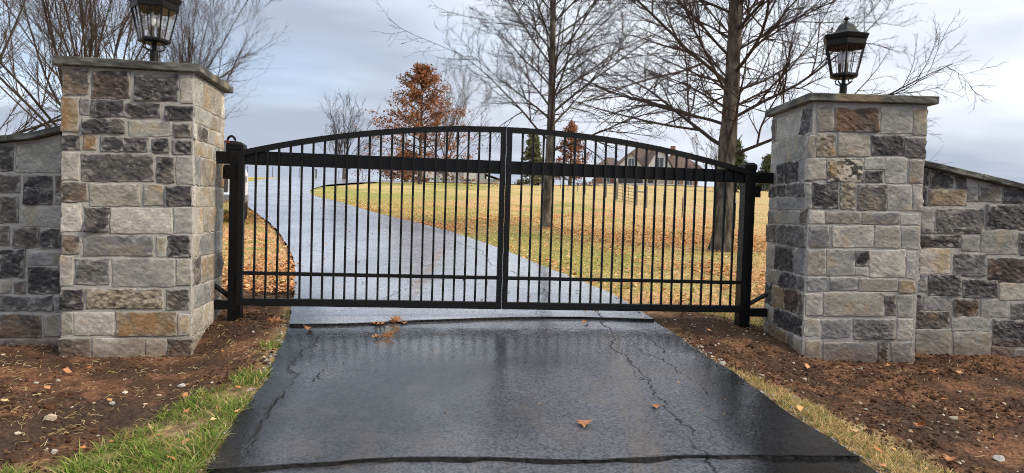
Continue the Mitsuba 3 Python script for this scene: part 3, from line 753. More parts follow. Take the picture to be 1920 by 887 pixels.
def lantern(name, x, y, z0, rot, label):
    M = np.eye(4)
    M[:3, 3] = (x, y, z0)

    def L(nm, mesh, m='m_lamp', parent=name, smooth=30):
        v = np.array(mesh[0], float)
        v[:, :2] *= .97
        v[:, 2] = np.where(v[:, 2] > .09, v[:, 2] + .09, v[:, 2])
        v[:, 2] = np.where(v[:, 2] > .646, .646 + (v[:, 2] - .646) * .85, v[:, 2])
        return add(nm, xf((v, mesh[1]), M), m, parent, smooth)
    ph = math.radians(rot)
    L('stem', lathe([(0, 0), (.062, 0), (.062, .012), (.054, .02), (.05, .04), (.03, .058), (.022, .075), (.034, .085), (.034, .095), (.02, .103), (.018, .16), (0, .16)]))
    for k in range(4):
        a = ph + k * np.pi / 2 + .4
        r = np.array([.02, .05, .085, .09, .075, .088, .105])
        z = np.array([.098, .10, .118, .14, .152, .163, .166])
        L('scroll', tubes(np.stack([r * np.cos(a), r * np.sin(a), z], 1)[None], np.full((1, 7), .0075), 6), smooth=True)
    hexl = lambda prof: lathe(prof, 6, ph)
    L('tray', hexl([(0, .157), (.10, .157), (.132, .172), (.14, .172), (.14, .186), (.128, .196), (0, .196)]), smooth=False)
    for k in range(6):
        a = ph + k * np.pi / 3
        c, s = np.cos(a), np.sin(a)
        L('corner_bar', tubes(np.array([[[.126 * c, .126 * s, .19], [.189 * c, .189 * s, .45]]]), np.full((1, 2), .0085), 4), smooth=False)
        b = a + np.pi / 3
        c2, s2 = np.cos(b), np.sin(b)
        m0, m1 = np.array([(c + c2) / 2, (s + s2) / 2]) * .126, np.array([(c + c2) / 2, (s + s2) / 2]) * .189
        L('mid_bar', tubes(np.array([[[*m0, .19], [*m1, .45]]]), np.full((1, 2), .0045), 4), smooth=False)
        i0, i1 = .121, .184
        L('pane', (np.array([[i0 * c, i0 * s, .197], [i0 * c2, i0 * s2, .197], [i1 * c2, i1 * s2, .447], [i1 * c, i1 * s, .447]]), np.array([[0, 1, 2, 3]])), 'm_glass', smooth=False)
    rk = L('roof', hexl([(.186, .447), (.196, .442), (.20, .455), (.202, .50), (.214, .512), (.222, .535), (.226, .548), (.20, .556), (.15, .562), (.128, .58), (.108, .605), (.09, .64), (.07, .672), (.04, .69), (.022, .697)]), smooth=False)
    L('rim', hexl([(.186, .447), (.18, .5), (.0, .51)]), 'm_inside', smooth=False)
    L('finial', lathe([(.022, .69), (.014, .71), (.012, .724), (.02, .73), (.03, .742), (.02, .756), (.006, .77), (0, .77)], 14))
    for k in range(3):
        a = ph + k * 2 * np.pi / 3 + .3
        c = (.036 * math.cos(a), .036 * math.sin(a), 0)
        L('candle', lathe([(0, .196), (.014, .196), (.014, .30), (0, .30)], 12, 0, c), 'm_candle')
        L('bulb', lathe([(.010, .30), (.020, .315), (.028, .34), (.027, .365), (.018, .395), (.006, .42), (0, .424)], 14, 0, c), 'm_bulb', smooth=True)
    tag(name, label, 'lantern', 'lanterns on the pillars')


lantern('pillar_lantern', -3.15, 6.16, 2.692, 15, 'black six-sided lantern on the left pillar, its top cut off by the picture edge')
lantern('pillar_lantern_001', 3.09, 6.72, 2.69, 10, 'black six-sided lantern on the right pillar, whole with dome and finial')

# ------------------------------------------------------------------ trees
def bark(lo, hi):
    lo, hi = mi.Color3f(lo), mi.Color3f(hi)

    def fn(p, n, uv):
        a = fbm(p.x * 14, p.y * 14, p.z * 3.5, 4)
        col = mix(lo, hi, smoothstep(.3, .7, a))
        return mix(col, mi.Color3f(.20, .21, .15), smoothstep(.6, .75, fbm(p.x * 4, p.y * 4, p.z * 3, 3)) * .5)
    return fn


scene['m_bark'] = bump(princ(bark((.045, .038, .032), (.155, .135, .113)), .9, specular=.2), lambda p, n, uv: fbm(p.x * 26, p.y * 26, p.z * 6, 4), .05, .006)
scene['m_limb'] = princ((.045, .036, .031), .8, specular=.2)
scene['m_twig'] = princ((.050, .035, .029), .8, specular=.2)
scene['m_pale_twig'] = princ((.085, .060, .047), .8, specular=.2)


def nrm(v):
    return v / (np.linalg.norm(v, axis=-1, keepdims=True) + 1e-12)


def walk(pos, d, L, k, wob, up, rng):
    """polylines (n, k, 3) from pos along d, wobbling, bending by up per step"""
    P = [pos]
    for _ in range(k - 1):
        d = nrm(d + rng.normal(size=d.shape) * wob + [0, 0, up])
        P.append(P[-1] + d * (L / (k - 1))[:, None])
    return np.stack(P, 1)


def branch(P, R, m, t0, t1, ang, L, k, wob, up, rf, rng, flat=1.0, rmin=.003, shrink=.6, side=None):
    n, K, _ = P.shape
    t = t0 + (t1 - t0) * (np.arange(m) + rng.random((n, m))) / m
    x = t * (K - 1)
    i = np.minimum(x.astype(int), K - 2)
    fr = (x - i)[..., None]
    a = np.arange(n)[:, None]
    pos = P[a, i] * (1 - fr) + P[a, i + 1] * fr
    tan = nrm(P[a, i + 1] - P[a, i])
    r = R[a, i] * (1 - fr[..., 0]) + R[a, i + 1] * fr[..., 0]
    rn = rng.normal(size=tan.shape)
    rn[..., 2] *= flat
    perp = nrm(rn - (rn * tan).sum(-1, keepdims=True) * tan)
    an = (ang + .16 * rng.normal(size=(n, m)))[..., None]
    d = tan * np.cos(an) + perp * np.sin(an)
    plen = np.linalg.norm(np.diff(P, axis=1), axis=2).sum(1)
    Lc = L * plen[:, None] * (1 - shrink * t) * np.clip(1 + .3 * rng.normal(size=(n, m)), .4, 1.7)
    rc = np.maximum(np.minimum(r * rf, r * .85), rmin)
    Q = walk(pos.reshape(-1, 3), d.reshape(-1, 3), Lc.ravel(), k, wob, up, rng)
    RR = rc.reshape(-1, 1) * np.linspace(1, .35, k)[None]
    return Q, np.maximum(RR, rmin * .7)


def excurrent(name, x, y, h, r0, nl, first, L0, e0, e1, seed, label, group=None, twigs=(11, 7, 4), bend=.03, lean=(0, 0), wide=1.0, rmin=.0042, tw='m_twig'):
    """a tree with one trunk that runs to the top (oak)"""
    rng = np.random.default_rng(seed)
    z = float(ground_z(x, y, False)) - .08
    k = 22
    s = np.linspace(0, 1, k)
    wx = np.cumsum(rng.normal(size=(k, 2)), 0) * .018 * h / 12
    wx -= wx[0]
    tr = np.stack([x + wx[:, 0] + lean[0] * s, y + wx[:, 1] + lean[1] * s, z + h * s], 1)
    R = r0 * (1 - s) ** .75 * (1 + .9 * np.exp(-s * h / .28)) + .012
    zz = np.concatenate([[0], np.array([.06, .14, .28, .5, .9]) / h, np.linspace(1.5 / h, 1, 26)])
    trp = np.stack([np.interp(zz, s, tr[:, i]) for i in range(3)], 1)
    trr = r0 * (1 - zz) ** .75 * (1 + .75 * np.exp(-zz * h / .22)) + .012
    v, f = tubes(trp[None], trr[None], 18)
    c = np.stack([np.interp(v[:, 2], trp[:, 2], trp[:, i]) for i in range(2)], 1)
    v[:, :2] += (v[:, :2] - c) * ((meshkit.fbm(v * [3, 3, 1.2], 3, seed) - .5) * .5)[:, None]
    add('trunk', (v, f), 'm_bark', name, smooth=True)
    PL, RL = [], []
    for i in range(nl):
        t = first + (1 - first - .02) * (i + rng.random() * .7) / nl
        u = (t - first) / (1 - first)
        pos = np.array([np.interp(t, s, tr[:, q]) for q in range(3)])
        rt = np.interp(t, s, R)
        az = i * 2.39996 + rng.normal() * .35
        el = e0 + (e1 - e0) * u + rng.normal() * .10
        L = L0 * (1 - .72 * u) * np.clip(1 + .22 * rng.normal(), .55, 1.4) * (wide if abs(math.cos(az)) > .5 else 1)
        d = np.array([[math.cos(az) * math.cos(el), math.sin(az) * math.cos(el), math.sin(el)]])
        P = walk(pos[None], d, np.array([L]), 12, .07, -bend * (1 - 1.6 * u), rng)
        Rl = (min(.30 * rt, .008 + .0066 * L) * np.linspace(1, .16, 12))[None]
        add('limb', tubes(P, Rl, 7), 'm_limb', name, smooth=True)
        PL.append(P)
        RL.append(Rl)
    P1, R1 = np.concatenate(PL), np.concatenate(RL)
    M = MB()
    P2, R2 = branch(P1, R1, twigs[0], .14, .98, .72, .44, 6, .12, .015, .72, rng, .55, rmin * 1.7, .45)
    M.put(*tubes(P2, R2, 4))
    P3, R3 = branch(P2, R2, twigs[1], .12, 1, .66, .48, 5, .15, .01, .7, rng, .8, rmin * 1.1, .35)
    M.put(*tubes(P3, R3, 3))
    P4, R4 = branch(P3, R3, twigs[2], .15, 1, .6, .5, 4, .16, .01, .7, rng, 1, rmin * .8, .3)
    M.put(*tubes(P4, R4, 3))
    t = add('twigs', M.mesh(), tw, name)
    labels[t] = {'kind': 'stuff'}
    tag(name, label, 'tree', group)
    return P4


def spreading(name, x, y, h, r0, fork, nl, spread, seed, label, twigs=(10, 8, 5), group=None, tw='m_pale_twig', rmin=.004, lean=0.0, lenf=1.0, up=.035, bias=0.0, limbs=True, stems=1):
    """a tree that forks low into many rising limbs"""
    rng = np.random.default_rng(seed)
    z = float(ground_z(x, y, False)) - .08
    T0 = walk(np.array([[x, y, z]]), np.array([[lean, 0, 1.0]]), np.array([fork + .3]), 7, .04, 0, rng)
    TR = (r0 * np.linspace(1.25, .8, 7))[None]
    add('trunk', tubes(T0, TR, 14), 'm_bark', name, smooth=True)
    PL, RL = [], []
    for i in range(nl):
        t = .55 + .45 * i / nl
        pos = np.array([np.interp(t, np.linspace(0, 1, 7), T0[0, :, q]) for q in range(3)])
        az = i * 2.39996 + rng.normal() * .3
        el = spread[0] + (spread[1] - spread[0]) * (i / max(nl - 1, 1)) + rng.normal() * .08
        L = (h - fork) * lenf * (.72 + .28 * math.sin(el)) * np.clip(1 + .1 * rng.normal(), .75, 1.2)
        d = nrm(np.array([[math.cos(az) * math.cos(el) + bias, math.sin(az) * math.cos(el), math.sin(el)]]))
        P = walk(pos[None], d, np.array([L]), 12, .06, up, rng)
        Rl = (r0 * .27 * np.linspace(1, .08, 12))[None]
        if limbs:
            add('limb', tubes(P, Rl, 7), 'm_limb', name, smooth=True)
        PL.append(P)
        RL.append(Rl)
    P1, R1 = np.concatenate(PL), np.concatenate(RL)
    M = MB()
    if not limbs:
        M.put(*tubes(P1, R1, 5))
    P2, R2 = branch(P1, R1, twigs[0], .15, .97, .55, .34, 7, .08, .05, .6, rng, .9, rmin * 1.4, .55)
    M.put(*tubes(P2, R2, 4))
    P3, R3 = branch(P2, R2, twigs[1], .12, 1, .5, .45, 5, .10, .05, .65, rng, 1, rmin, .4)
    M.put(*tubes(P3, R3, 3))
    P4, R4 = branch(P3, R3, twigs[2], .15, 1, .5, .5, 4, .12, .04, .75, rng, 1, rmin * .8, .3)
    M.put(*tubes(P4, R4, 3))
    t = add('twigs', M.mesh(), tw, name)
    labels[t] = {'kind': 'stuff'}
    tag(name, label, 'tree', group)
    return P4


def leaf_quads(C, size, rng, colors, droop=.3):
    """small folded leaves at the centres C: 4 triangles each, with vertex colours"""
    n = len(C)
    a = nrm(rng.normal(size=(n, 3)) + [0, 0, -droop])
    b = nrm(np.cross(a, rng.normal(size=(n, 3))))
    c = np.cross(a, b)
    s = (size * rng.uniform(.6, 1.25, n))[:, None]
    v = np.stack([C - a * s, C + b * s * .55 + c * s * .22, C + a * s, C - b * s * .55 + c * s * .22], 1)
    f = np.array([[0, 1, 2], [0, 2, 3]])[None] + 4 * np.arange(n)[:, None, None]
    col = np.asarray(colors)[rng.integers(len(colors), size=n)] * rng.uniform(.7, 1.3, (n, 1))
    return v.reshape(-1, 3), f.reshape(-1, 3), np.repeat(col, 4, 0)


scene['m_leaf'] = two({'type': 'diffuse', 'reflectance': {'type': 'mesh_attribute', 'name': 'vertex_color'}})
scene['m_blade'] = {'type': 'principledthin', 'base_color': {'type': 'mesh_attribute', 'name': 'vertex_color'}, 'roughness': .6, 'diff_trans': .6, 'spec_trans': 0.0}

excurrent('oak_tree', 4.36, 14.7, 12.5, .178, 60, .155, 4.3, .48, 1.15, 11, 'big bare oak with wide level limbs behind the right gate leaf', twigs=(14, 8, 4), bend=-.004, wide=1.0)
excurrent('oak_tree_001', .92, 19.3, 12.5, .112, 54, .17, 4.2, .62, 1.25, 23, 'slim bare oak standing just right of the gate centre', twigs=(11, 7, 4), bend=-.002, rmin=.0054)
spreading('maple_tree', -12.8, 21.5, 11.0, .17, 1.5, 18, (.62, 1.46), 31, 'spreading bare tree with dense twigs behind the left pillar lantern', twigs=(12, 9, 6), up=.04, bias=-.16)
spreading('maple_tree_001', -12.2, 25.5, 7.4, .13, 1.1, 17, (1.14, 1.54), 32, 'rounded bare tree with reddish twigs between the left pillar and the gate', twigs=(10, 9, 6), up=.06)
spreading('maple_tree_002', -19.5, 24.5, 10.5, .2, 1.8, 11, (.4, 1.35), 37, 'bare tree at the left edge of the picture above the wing wall', twigs=(9, 8, 5), up=.04)
spreading('small_maple_tree', -25.0, 104, 13.4, .24, 2.4, 18, (.42, 1.48), 33, 'small round bare tree on the crest where the drive bends', twigs=(9, 7, 4), rmin=.011, limbs=False, tw='m_twig', up=.045, lenf=.85)
spreading('tall_maple_tree', -9.0, 92, 15.5, .26, 3, 13, (.8, 1.45), 34, 'upright pale bare tree behind the russet oak', twigs=(8, 7, 4), rmin=.014, limbs=False, up=.04)
spreading('far_tree', 31, 108, 9, .22, 1.8, 12, (.4, 1.4), 35, 'bare tree on the crest beside the farmhouse gable, half hidden by the big oak', twigs=(9, 7, 4), rmin=.018, limbs=False, up=.03)

RUST = [(.24, .10, .052), (.31, .14, .072), (.18, .075, .045), (.38, .19, .105)]


def russet(name, x, y, h, wdt, nb, seed, label, nleaf, base=.12, size=.16):
    """an oak that keeps its dead brown leaves: clumps along its branches, sky between them"""
    rng = np.random.default_rng(seed)
    z = float(ground_z(x, y, False)) - .1
    tr = np.stack([np.full(14, x), np.full(14, y), z + np.linspace(0, h, 14)], 1)
    add('trunk', tubes(tr[None], (.24 * np.linspace(1.1, .1, 14))[None], 10), 'm_bark', name, smooth=True)
    PL = []
    for i in range(nb):
        u = (i + rng.random()) / nb
        zz = z + h * (base + (1 - base) * u)
        az, el = i * 2.39996, .1 + .75 * u
        L = wdt * (1 - u) ** .8 * rng.uniform(.7, 1.15) + .5
        d = np.array([[math.cos(az) * math.cos(el), math.sin(az) * math.cos(el), math.sin(el)]])
        PL.append(walk(np.array([[x, y, zz]]), d, np.array([L]), 8, .12, .0, rng))
    P1 = np.concatenate(PL)
    R1 = np.repeat(np.linspace(.07, .015, 8)[None], len(P1), 0)
    M = MB().put(*tubes(P1, R1, 4))
    P2, R2 = branch(P1, R1, 9, .2, 1, .7, .42, 5, .15, .0, .6, rng, .6, .014, .4)
    M.put(*tubes(P2, R2, 3))
    add('branches', M.mesh(), 'm_twig', name)
    C = P2[:, 1:].reshape(-1, 3)
    C = C[rng.random(len(C)) < .85]
    C = np.repeat(C, max(1, nleaf // len(C)), 0)
    C = C + rng.normal(size=C.shape) * [.24, .24, .17]
    v, f, c = leaf_quads(C, size, rng, RUST)
    k = add('foliage', (v, f), 'm_leaf', name, color=c)
    labels[k] = {'kind': 'stuff'}
    tag(name, label, 'tree')


russet('russet_oak_tree', -10.5, 79, 12.9, 6.6, 60, 41, 'conical oak still full of russet leaves left of the gate centre', 9500, size=.145)
russet('russet_tree', 8.0, 100, 8.4, 3.2, 34, 42, 'smaller russet-leaved tree behind the slim bare oak', 6000, base=.05, size=.16)
russet('russet_shrub', -15.0, 98, 3.6, 3.6, 26, 43, 'low russet shrub under the conical russet oak', 6000, base=.02, size=.17)


def conifer(name, x, y, h, w, seed, label, n, col):
    rng = np.random.default_rng(seed)
    z = float(ground_z(x, y, False)) - .1
    add('trunk', tube1([[x, y, z], [x, y, z + h * .95]], [.18, .03], 8), 'm_bark', name, smooth=True)
    m = 90
    u = np.sort(rng.random(m)) ** .8
    az = rng.random(m) * 6.28
    L = w * (1 - u) * rng.uniform(.6, 1.1, m) + .25
    t = rng.random((m, n // m)) ** .6
    r = L[:, None] * t
    C = np.stack([x + r * np.cos(az)[:, None], y + r * np.sin(az)[:, None], z + .3 + h * .93 * u[:, None] - .25 * r + 0 * t], -1).reshape(-1, 3)
    C += rng.normal(size=C.shape) * [.2, .2, .12]
    v, f, c = leaf_quads(C, .17, rng, col, 0)
    k = add('foliage', (v, f), 'm_leaf', name, color=c)
    labels[k] = {'kind': 'stuff'}
    tag(name, label, 'tree')


GREEN = [(.08, .10, .055), (.10, .12, .06), (.15, .15, .08), (.06, .08, .045)]
conifer('pine_tree', 2.5, 95, 7.5, 2.7, 51, 'olive green pine behind the slim bare oak', 9000, [(.15, .15, .08), (.19, .18, .10), (.11, .12, .065)])
conifer('spruce_tree', 27.5, 88, 6.6, 2.8, 52, 'dark green spruce at the right gate post beyond the big oak', 7000, GREEN)
conifer('spruce_tree_001', 36, 100, 5.2, 2.6, 53, 'low dark spruce on the skyline between house and right gate post', 5000, GREEN)

# ------------------------------------------------------------------ farmhouse, barn
scene['m_roof'] = princ(lambda p, n, uv: mix(mi.Color3f(.075, .05, .042), mi.Color3f(.12, .085, .07), noise(p.x * 3, p.y * 3, p.z * 6)) * 1.1, .9)
scene['m_brick'] = princ(lambda p, n, uv: mix(mi.Color3f(.16, .075, .05), mi.Color3f(.24, .13, .09), noise(p.x * 8, p.y * 8, p.z * 14)), .9)
scene['m_white'] = princ((.50, .50, .50), .7)
scene['m_pane'] = princ((.05, .07, .085), .08, specular=.8)
scene['m_dark'] = princ((.02, .022, .028), .5)
scene['m_siding'] = bump(princ((.34, .34, .36), .6), lambda p, n, uv: .5 + .5 * dr.sin(p.x * 20.0), .02, .01)
scene['m_beige'] = princ((.34, .32, .29), .8)


def P(name, parent, mesh, m):
    return add(name, mesh, m, parent)


def gable(x0, x1, y0, y1, z0, z1, over=.35):
    """roof with its ridge along y"""
    xm = (x0 + x1) / 2
    v = np.array([[x0 - over, y0 - over, z0], [xm, y0 - over, z1], [x1 + over, y0 - over, z0], [x0 - over, y1, z0], [xm, y1, z1], [x1 + over, y1, z0]])
    v = np.vstack([v, v - [0, 0, .22]])
    f = [[0, 1, 4], [0, 4, 3], [1, 2, 5], [1, 5, 4], [6, 10, 7], [6, 9, 10], [7, 11, 8], [7, 10, 11], [0, 6, 7], [0, 7, 1], [1, 7, 8], [1, 8, 2], [3, 4, 10], [3, 10, 9], [4, 5, 11], [4, 11, 10], [0, 3, 9], [0, 9, 6], [2, 8, 11], [2, 11, 5]]
    return v, np.array(f)


def hip(x0, x1, y0, y1, z0, z1, inx, over=.4):
    x0, x1, y0, y1 = x0 - over, x1 + over, y0 - over, y1 + over
    ym = (y0 + y1) / 2
    v = np.array([[x0, y0, z0], [x1, y0, z0], [x1, y1, z0], [x0, y1, z0], [x0 + inx, ym, z1], [x1 - inx, ym, z1]])
    f = [[0, 1, 5], [0, 5, 4], [1, 2, 5], [2, 3, 4], [2, 4, 5], [3, 0, 4], [0, 2, 1], [0, 3, 2]]
    return v, np.array(f)


def tri_wall(x0, x1, y, z0, z1, d=.25):
    xm = (x0 + x1) / 2
    v = np.array([[x0, y, z0], [x1, y, z0], [xm, y, z1], [x0, y + d, z0], [x1, y + d, z0], [xm, y + d, z1]])
    return v, np.array([[0, 1, 2], [3, 5, 4], [0, 3, 4], [0, 4, 1], [1, 4, 5], [1, 5, 2], [2, 5, 3], [2, 3, 0]])


def window(parent, x0, x1, z0, z1, y):
    w = P('window', parent, box(x0 - .09, x1 + .09, y - .07, y, z0 - .09, z1 + .09), 'm_white')
    P('pane', w, box(x0, x1, y - .09, y - .072, z0, z1), 'm_pane')
    P('mullion', w, box((x0 + x1) / 2 - .03, (x0 + x1) / 2 + .03, y - .11, y - .092, z0, z1), 'm_white')


hz = 6.85
h = 'farmhouse'
P('wall', h, box(16.2, 34.4, 132, 142, hz - 1.2, hz + 3.3), 'm_brick')
P('roof', h, hip(19.0, 32.0, 131.4, 142.5, hz + 3.3, hz + 8.0, 5.6), 'm_roof')
P('roof', h, hip(15.8, 21.0, 132.2, 141, hz + 3.32, hz + 5.4, 2.4), 'm_roof')
P('roof', h, hip(28.2, 35.2, 132.2, 141, hz + 3.34, hz + 6.3, 3.0), 'm_roof')
P('gable_wall', h, tri_wall(18.9, 24.1, 130.4, hz + 3.1, hz + 5.9), 'm_white')
P('gable_roof', h, gable(18.9, 24.1, 130.4, 137, hz + 3.1, hz + 6.0), 'm_roof')
P('front_wall', h, box(18.9, 24.1, 130.5, 132.0, hz - 1.2, hz + 3.1), 'm_white')
P('gable_wall', h, tri_wall(24.4, 29.4, 130.9, hz + 3.1, hz + 7.3), 'm_white')
P('gable_roof', h, gable(24.4, 29.4, 130.9, 137, hz + 3.1, hz + 7.4), 'm_roof')
P('front_wall', h, box(24.4, 29.4, 131.0, 132.0, hz - 1.2, hz + 3.1), 'm_beige')
window(h, 21.0, 22.1, hz + 3.5, hz + 4.8, 130.4)
window(h, 26.2, 27.6, hz + 3.5, hz + 5.2, 130.9)
g_ = P('garage_door', h, box(19.3, 23.8, 130.42, 130.48, hz - .6, hz + 1.9), 'm_dark')
P('door', h, box(24.9, 25.9, 130.9, 130.98, hz - .6, hz + 1.6), 'm_dark')
for x in (24.2, 29.6, 31.4):
    P('column', h, box(x - .18, x + .18, 130.0, 130.36, hz - 1, hz + 3.0), 'm_white')
window(h, 30.0, 31.0, hz + .4, hz + 1.9, 132)
window(h, 32.2, 33.4, hz + .4, hz + 1.9, 132)
window(h, 16.7, 17.8, hz + .4, hz + 1.9, 132)
P('chimney', h, box(30.2, 31.0, 136.5, 137.3, hz + 4.5, hz + 8.0), 'm_brick')
tag(h, 'farmhouse with brown hipped roofs and two white gables on the crest', 'house')

b = 'barn'
bx0, bx1, by, bz = -16.9, -5.2, 125.0, 4.9
P('wall', b, box(bx0, bx1, by, by + 14, bz, bz + 4.6), 'm_siding')
P('roof', b, hip(bx0, bx1, by, by + 14, bz + 4.6, bz + 5.6, .5), 'm_roof')
for x0, x1 in ((-15.9, -14.0), (-13.2, -11.2), (-8.9, -6.7)):
    d_ = P('garage_door', b, box(x0, x1, by - .08, by - .005, bz, bz + 3.2), 'm_white')
    for i in range(3):
        a = x0 + (x1 - x0) * (i + .18) / 3
        P('pane', d_, box(a, a + (x1 - x0) * .2, by - .1, by - .082, bz + 1.55, bz + 1.85), 'm_pane')
P('lean_to_wall', b, box(bx1 + .02, bx1 + 2.4, by + .5, by + 10, bz, bz + 2.0), 'm_beige')
v, f = box(bx1 + .03, bx1 + 2.8, by + .2, by + 10.2, bz + 2.02, bz + 2.12)
v[[0, 3, 4, 7], 2] += .9
P('lean_to_roof', b, (v, f), 'm_roof')
tag(b, 'long grey barn with white garage doors beyond the crest', 'barn')

# ------------------------------------------------------------------ pasture fence and gate
scene['m_post'] = princ((.05, .048, .045), .7)
scene['m_wood'] = bump(princ(lambda p, n, uv: mix(mi.Color3f(.13, .12, .10), mi.Color3f(.24, .22, .19), fbm(p.x * 12, p.y * 12, p.z * 2, 3)), .9), lambda p, n, uv: fbm(p.x * 30, p.y * 30, p.z * 4, 3), .02, .005)
scene['m_wire'] = princ((.25, .25, .25), .4, metallic=.8)
scene['m_pipe'] = princ((.22, .13, .11), .5)


def gz(x, y):
    return float(ground_z(x, y, False))


w = 'wire_fence'
line = [(8.35, 22.2), (8.15, 25.86), (8.05, 29.5), (7.98, 33.2), (7.93, 37.19)]
for x, y in line:
    z = gz(x, y)
    k = P('post', w, box(x - .02, x + .02, y - .02, y + .02, z - .3, z + 1.05), 'm_post')
    P('insulator', k, box(x - .025, x + .025, y - .045, y - .022, z + .93, z + 1.04), 'm_white')
for x, y, hh, r in ((7.74, 41.05, 1.25, .075), (7.62, 43.6, 1.25, .075)):
    z = gz(x, y)
    add('wooden_post', tube1([[x, y, z - .3], [x, y, z + hh * .5], [x, y, z + hh]], [r, r * .97, r * .93], 12), 'm_wood', w, smooth=30)
P('rail', w, tube1([[7.74, 41.05, gz(7.74, 41.05) + .9], [7.62, 43.6, gz(7.62, 43.6) + .85]], .04), 'm_wood')
for hgt in (.35, .65, .95):
    P('wire', w, tubes(np.array([[[x, y - .03, gz(x, y) + hgt] for x, y in line + [(7.74, 40.95)]]]), np.full((1, 6), .004), 3), 'm_wire')
tag(w, 'wire fence of dark steel posts climbing from the big oak to the pipe gate', 'fence')
w = 'wire_fence_001'
line = [(7.28, 49.8), (7.0, 53.5), (6.6, 57), (6.2, 61), (5.9, 65), (5.4, 70), (5.0, 75)]
for i, (x, y) in enumerate(line):
    z = gz(x, y)
    if i < 2:
        add('wooden_post', tube1([[x, y, z - .3], [x, y, z + 1.3]], .09, 12), 'm_wood', w, smooth=30)
    else:
        P('post', w, box(x - .025, x + .025, y - .025, y + .025, z - .3, z + 1.15), 'm_post')
for hgt in (.4, .75, 1.05):
    P('wire', w, tubes(np.array([[[x, y, gz(x, y) + hgt] for x, y in line]]), np.full((1, len(line)), .004), 3), 'm_wire')
tag(w, 'wire fence of thin posts beyond the pipe gate towards the farmhouse', 'fence')
w = 'wire_fence_002'
line = [(-39, 92), (-36, 95.5), (-33.5, 98), (-31, 102), (-29.4, 105), (-27, 109), (-24, 112)]
for i, (x, y) in enumerate(line):
    z = gz(x, y)
    if i in (0, 4):
        add('wooden_post', tube1([[x, y, z - .3], [x, y, z + 1.5]], .13, 10), 'm_wood', w, smooth=30)
    else:
        P('post', w, box(x - .035, x + .035, y - .035, y + .035, z - .3, z + 1.5), 'm_post')
for hgt in (.4, .8, 1.2):
    P('wire', w, tubes(np.array([[[x, y, gz(x, y) + hgt] for x, y in line]]), np.full((1, len(line)), .006), 3), 'm_wire')
tag(w, 'wire fence along the crest at the top of the driveway on the left', 'fence')

w = 'pasture_gate'
A, B = np.array([7.66, 44.5]), np.array([7.30, 49.3])
za, zb_ = gz(*A) + .12, gz(*B) + .12
for i in range(6):
    hh = i * .21
    P('rail', w, tube1([[*A, za + hh], [*B, zb_ + hh]], .022, 6), 'm_pipe')
for t in (0, .36, .7, 1):
    q = A + (B - A) * t
    z = za + (zb_ - za) * t
    P('upright', w, tube1([[*q, z - .02], [*q, z + 1.07]], .024, 6), 'm_pipe')
tag(w, 'rusty pipe gate with six rails in the pasture fence', 'gate')

# ------------------------------------------------------------------ pickup behind the left post, seen from its front
scene['m_paint'] = princ((.62, .63, .64), .25, clearcoat=.8, specular=.5)
scene['m_tyre'] = princ((.018, .018, .018), .85)
scene['m_trim'] = princ((.03, .03, .032), .5)
scene['m_chrome'] = princ((.55, .55, .55), .2, metallic=.9)
scene['m_carglass'] = princ((.015, .018, .02), .05, specular=.8)
tk = 'pickup_truck'
tz = gz(-6.3, 15.5) + .02
TM = rotz(22.5, (-6.43, 14.35, tz)) @ np.array([[1, 0, 0, 0], [0, 1, 0, 0], [0, .035, 1, 0], [0, 0, 0, 1.0]])


def prof(pts, hw, bev=.04):
    """side profile (y back, z) extruded across, its edges rounded by insetting the outer faces"""
    pts = np.array(pts, float)
    pl = shapely.Polygon(pts)
    inn = np.array([np.array(pl.centroid.coords[0]) + (p - np.array(pl.centroid.coords[0])) * (1 - bev / max(np.ptp(pts[:, 1]), .5)) for p in pts])
    n = len(pts)
    rings = [(-hw, inn), (-hw + bev, pts), (hw - bev, pts), (hw, inn)]
    v = np.vstack([np.column_stack([np.full(n, x), r]) for x, r in rings])
    f = [[k * n + i, k * n + (i + 1) % n, (k + 1) * n + (i + 1) % n, (k + 1) * n + i] for k in range(3) for i in range(n)]
    f = [t for q in f for t in ((q[0], q[1], q[2]), (q[0], q[2], q[3]))]
    ear = trimesh.creation.triangulate_polygon(shapely.Polygon(pts), engine='earcut')
    from scipy.spatial import cKDTree
    mp = cKDTree(pts).query(ear[0])[1]
    e = mp[ear[1]]
    f += [tuple(t[::-1]) for t in e] + [tuple(t + 3 * n) for t in e]
    return v, np.array(f)


def arc(cy, r, a0, a1, n=9):
    a = np.radians(np.linspace(a0, a1, n))
    return [(cy + r * math.cos(t), .38 + r * math.sin(t)) for t in a]


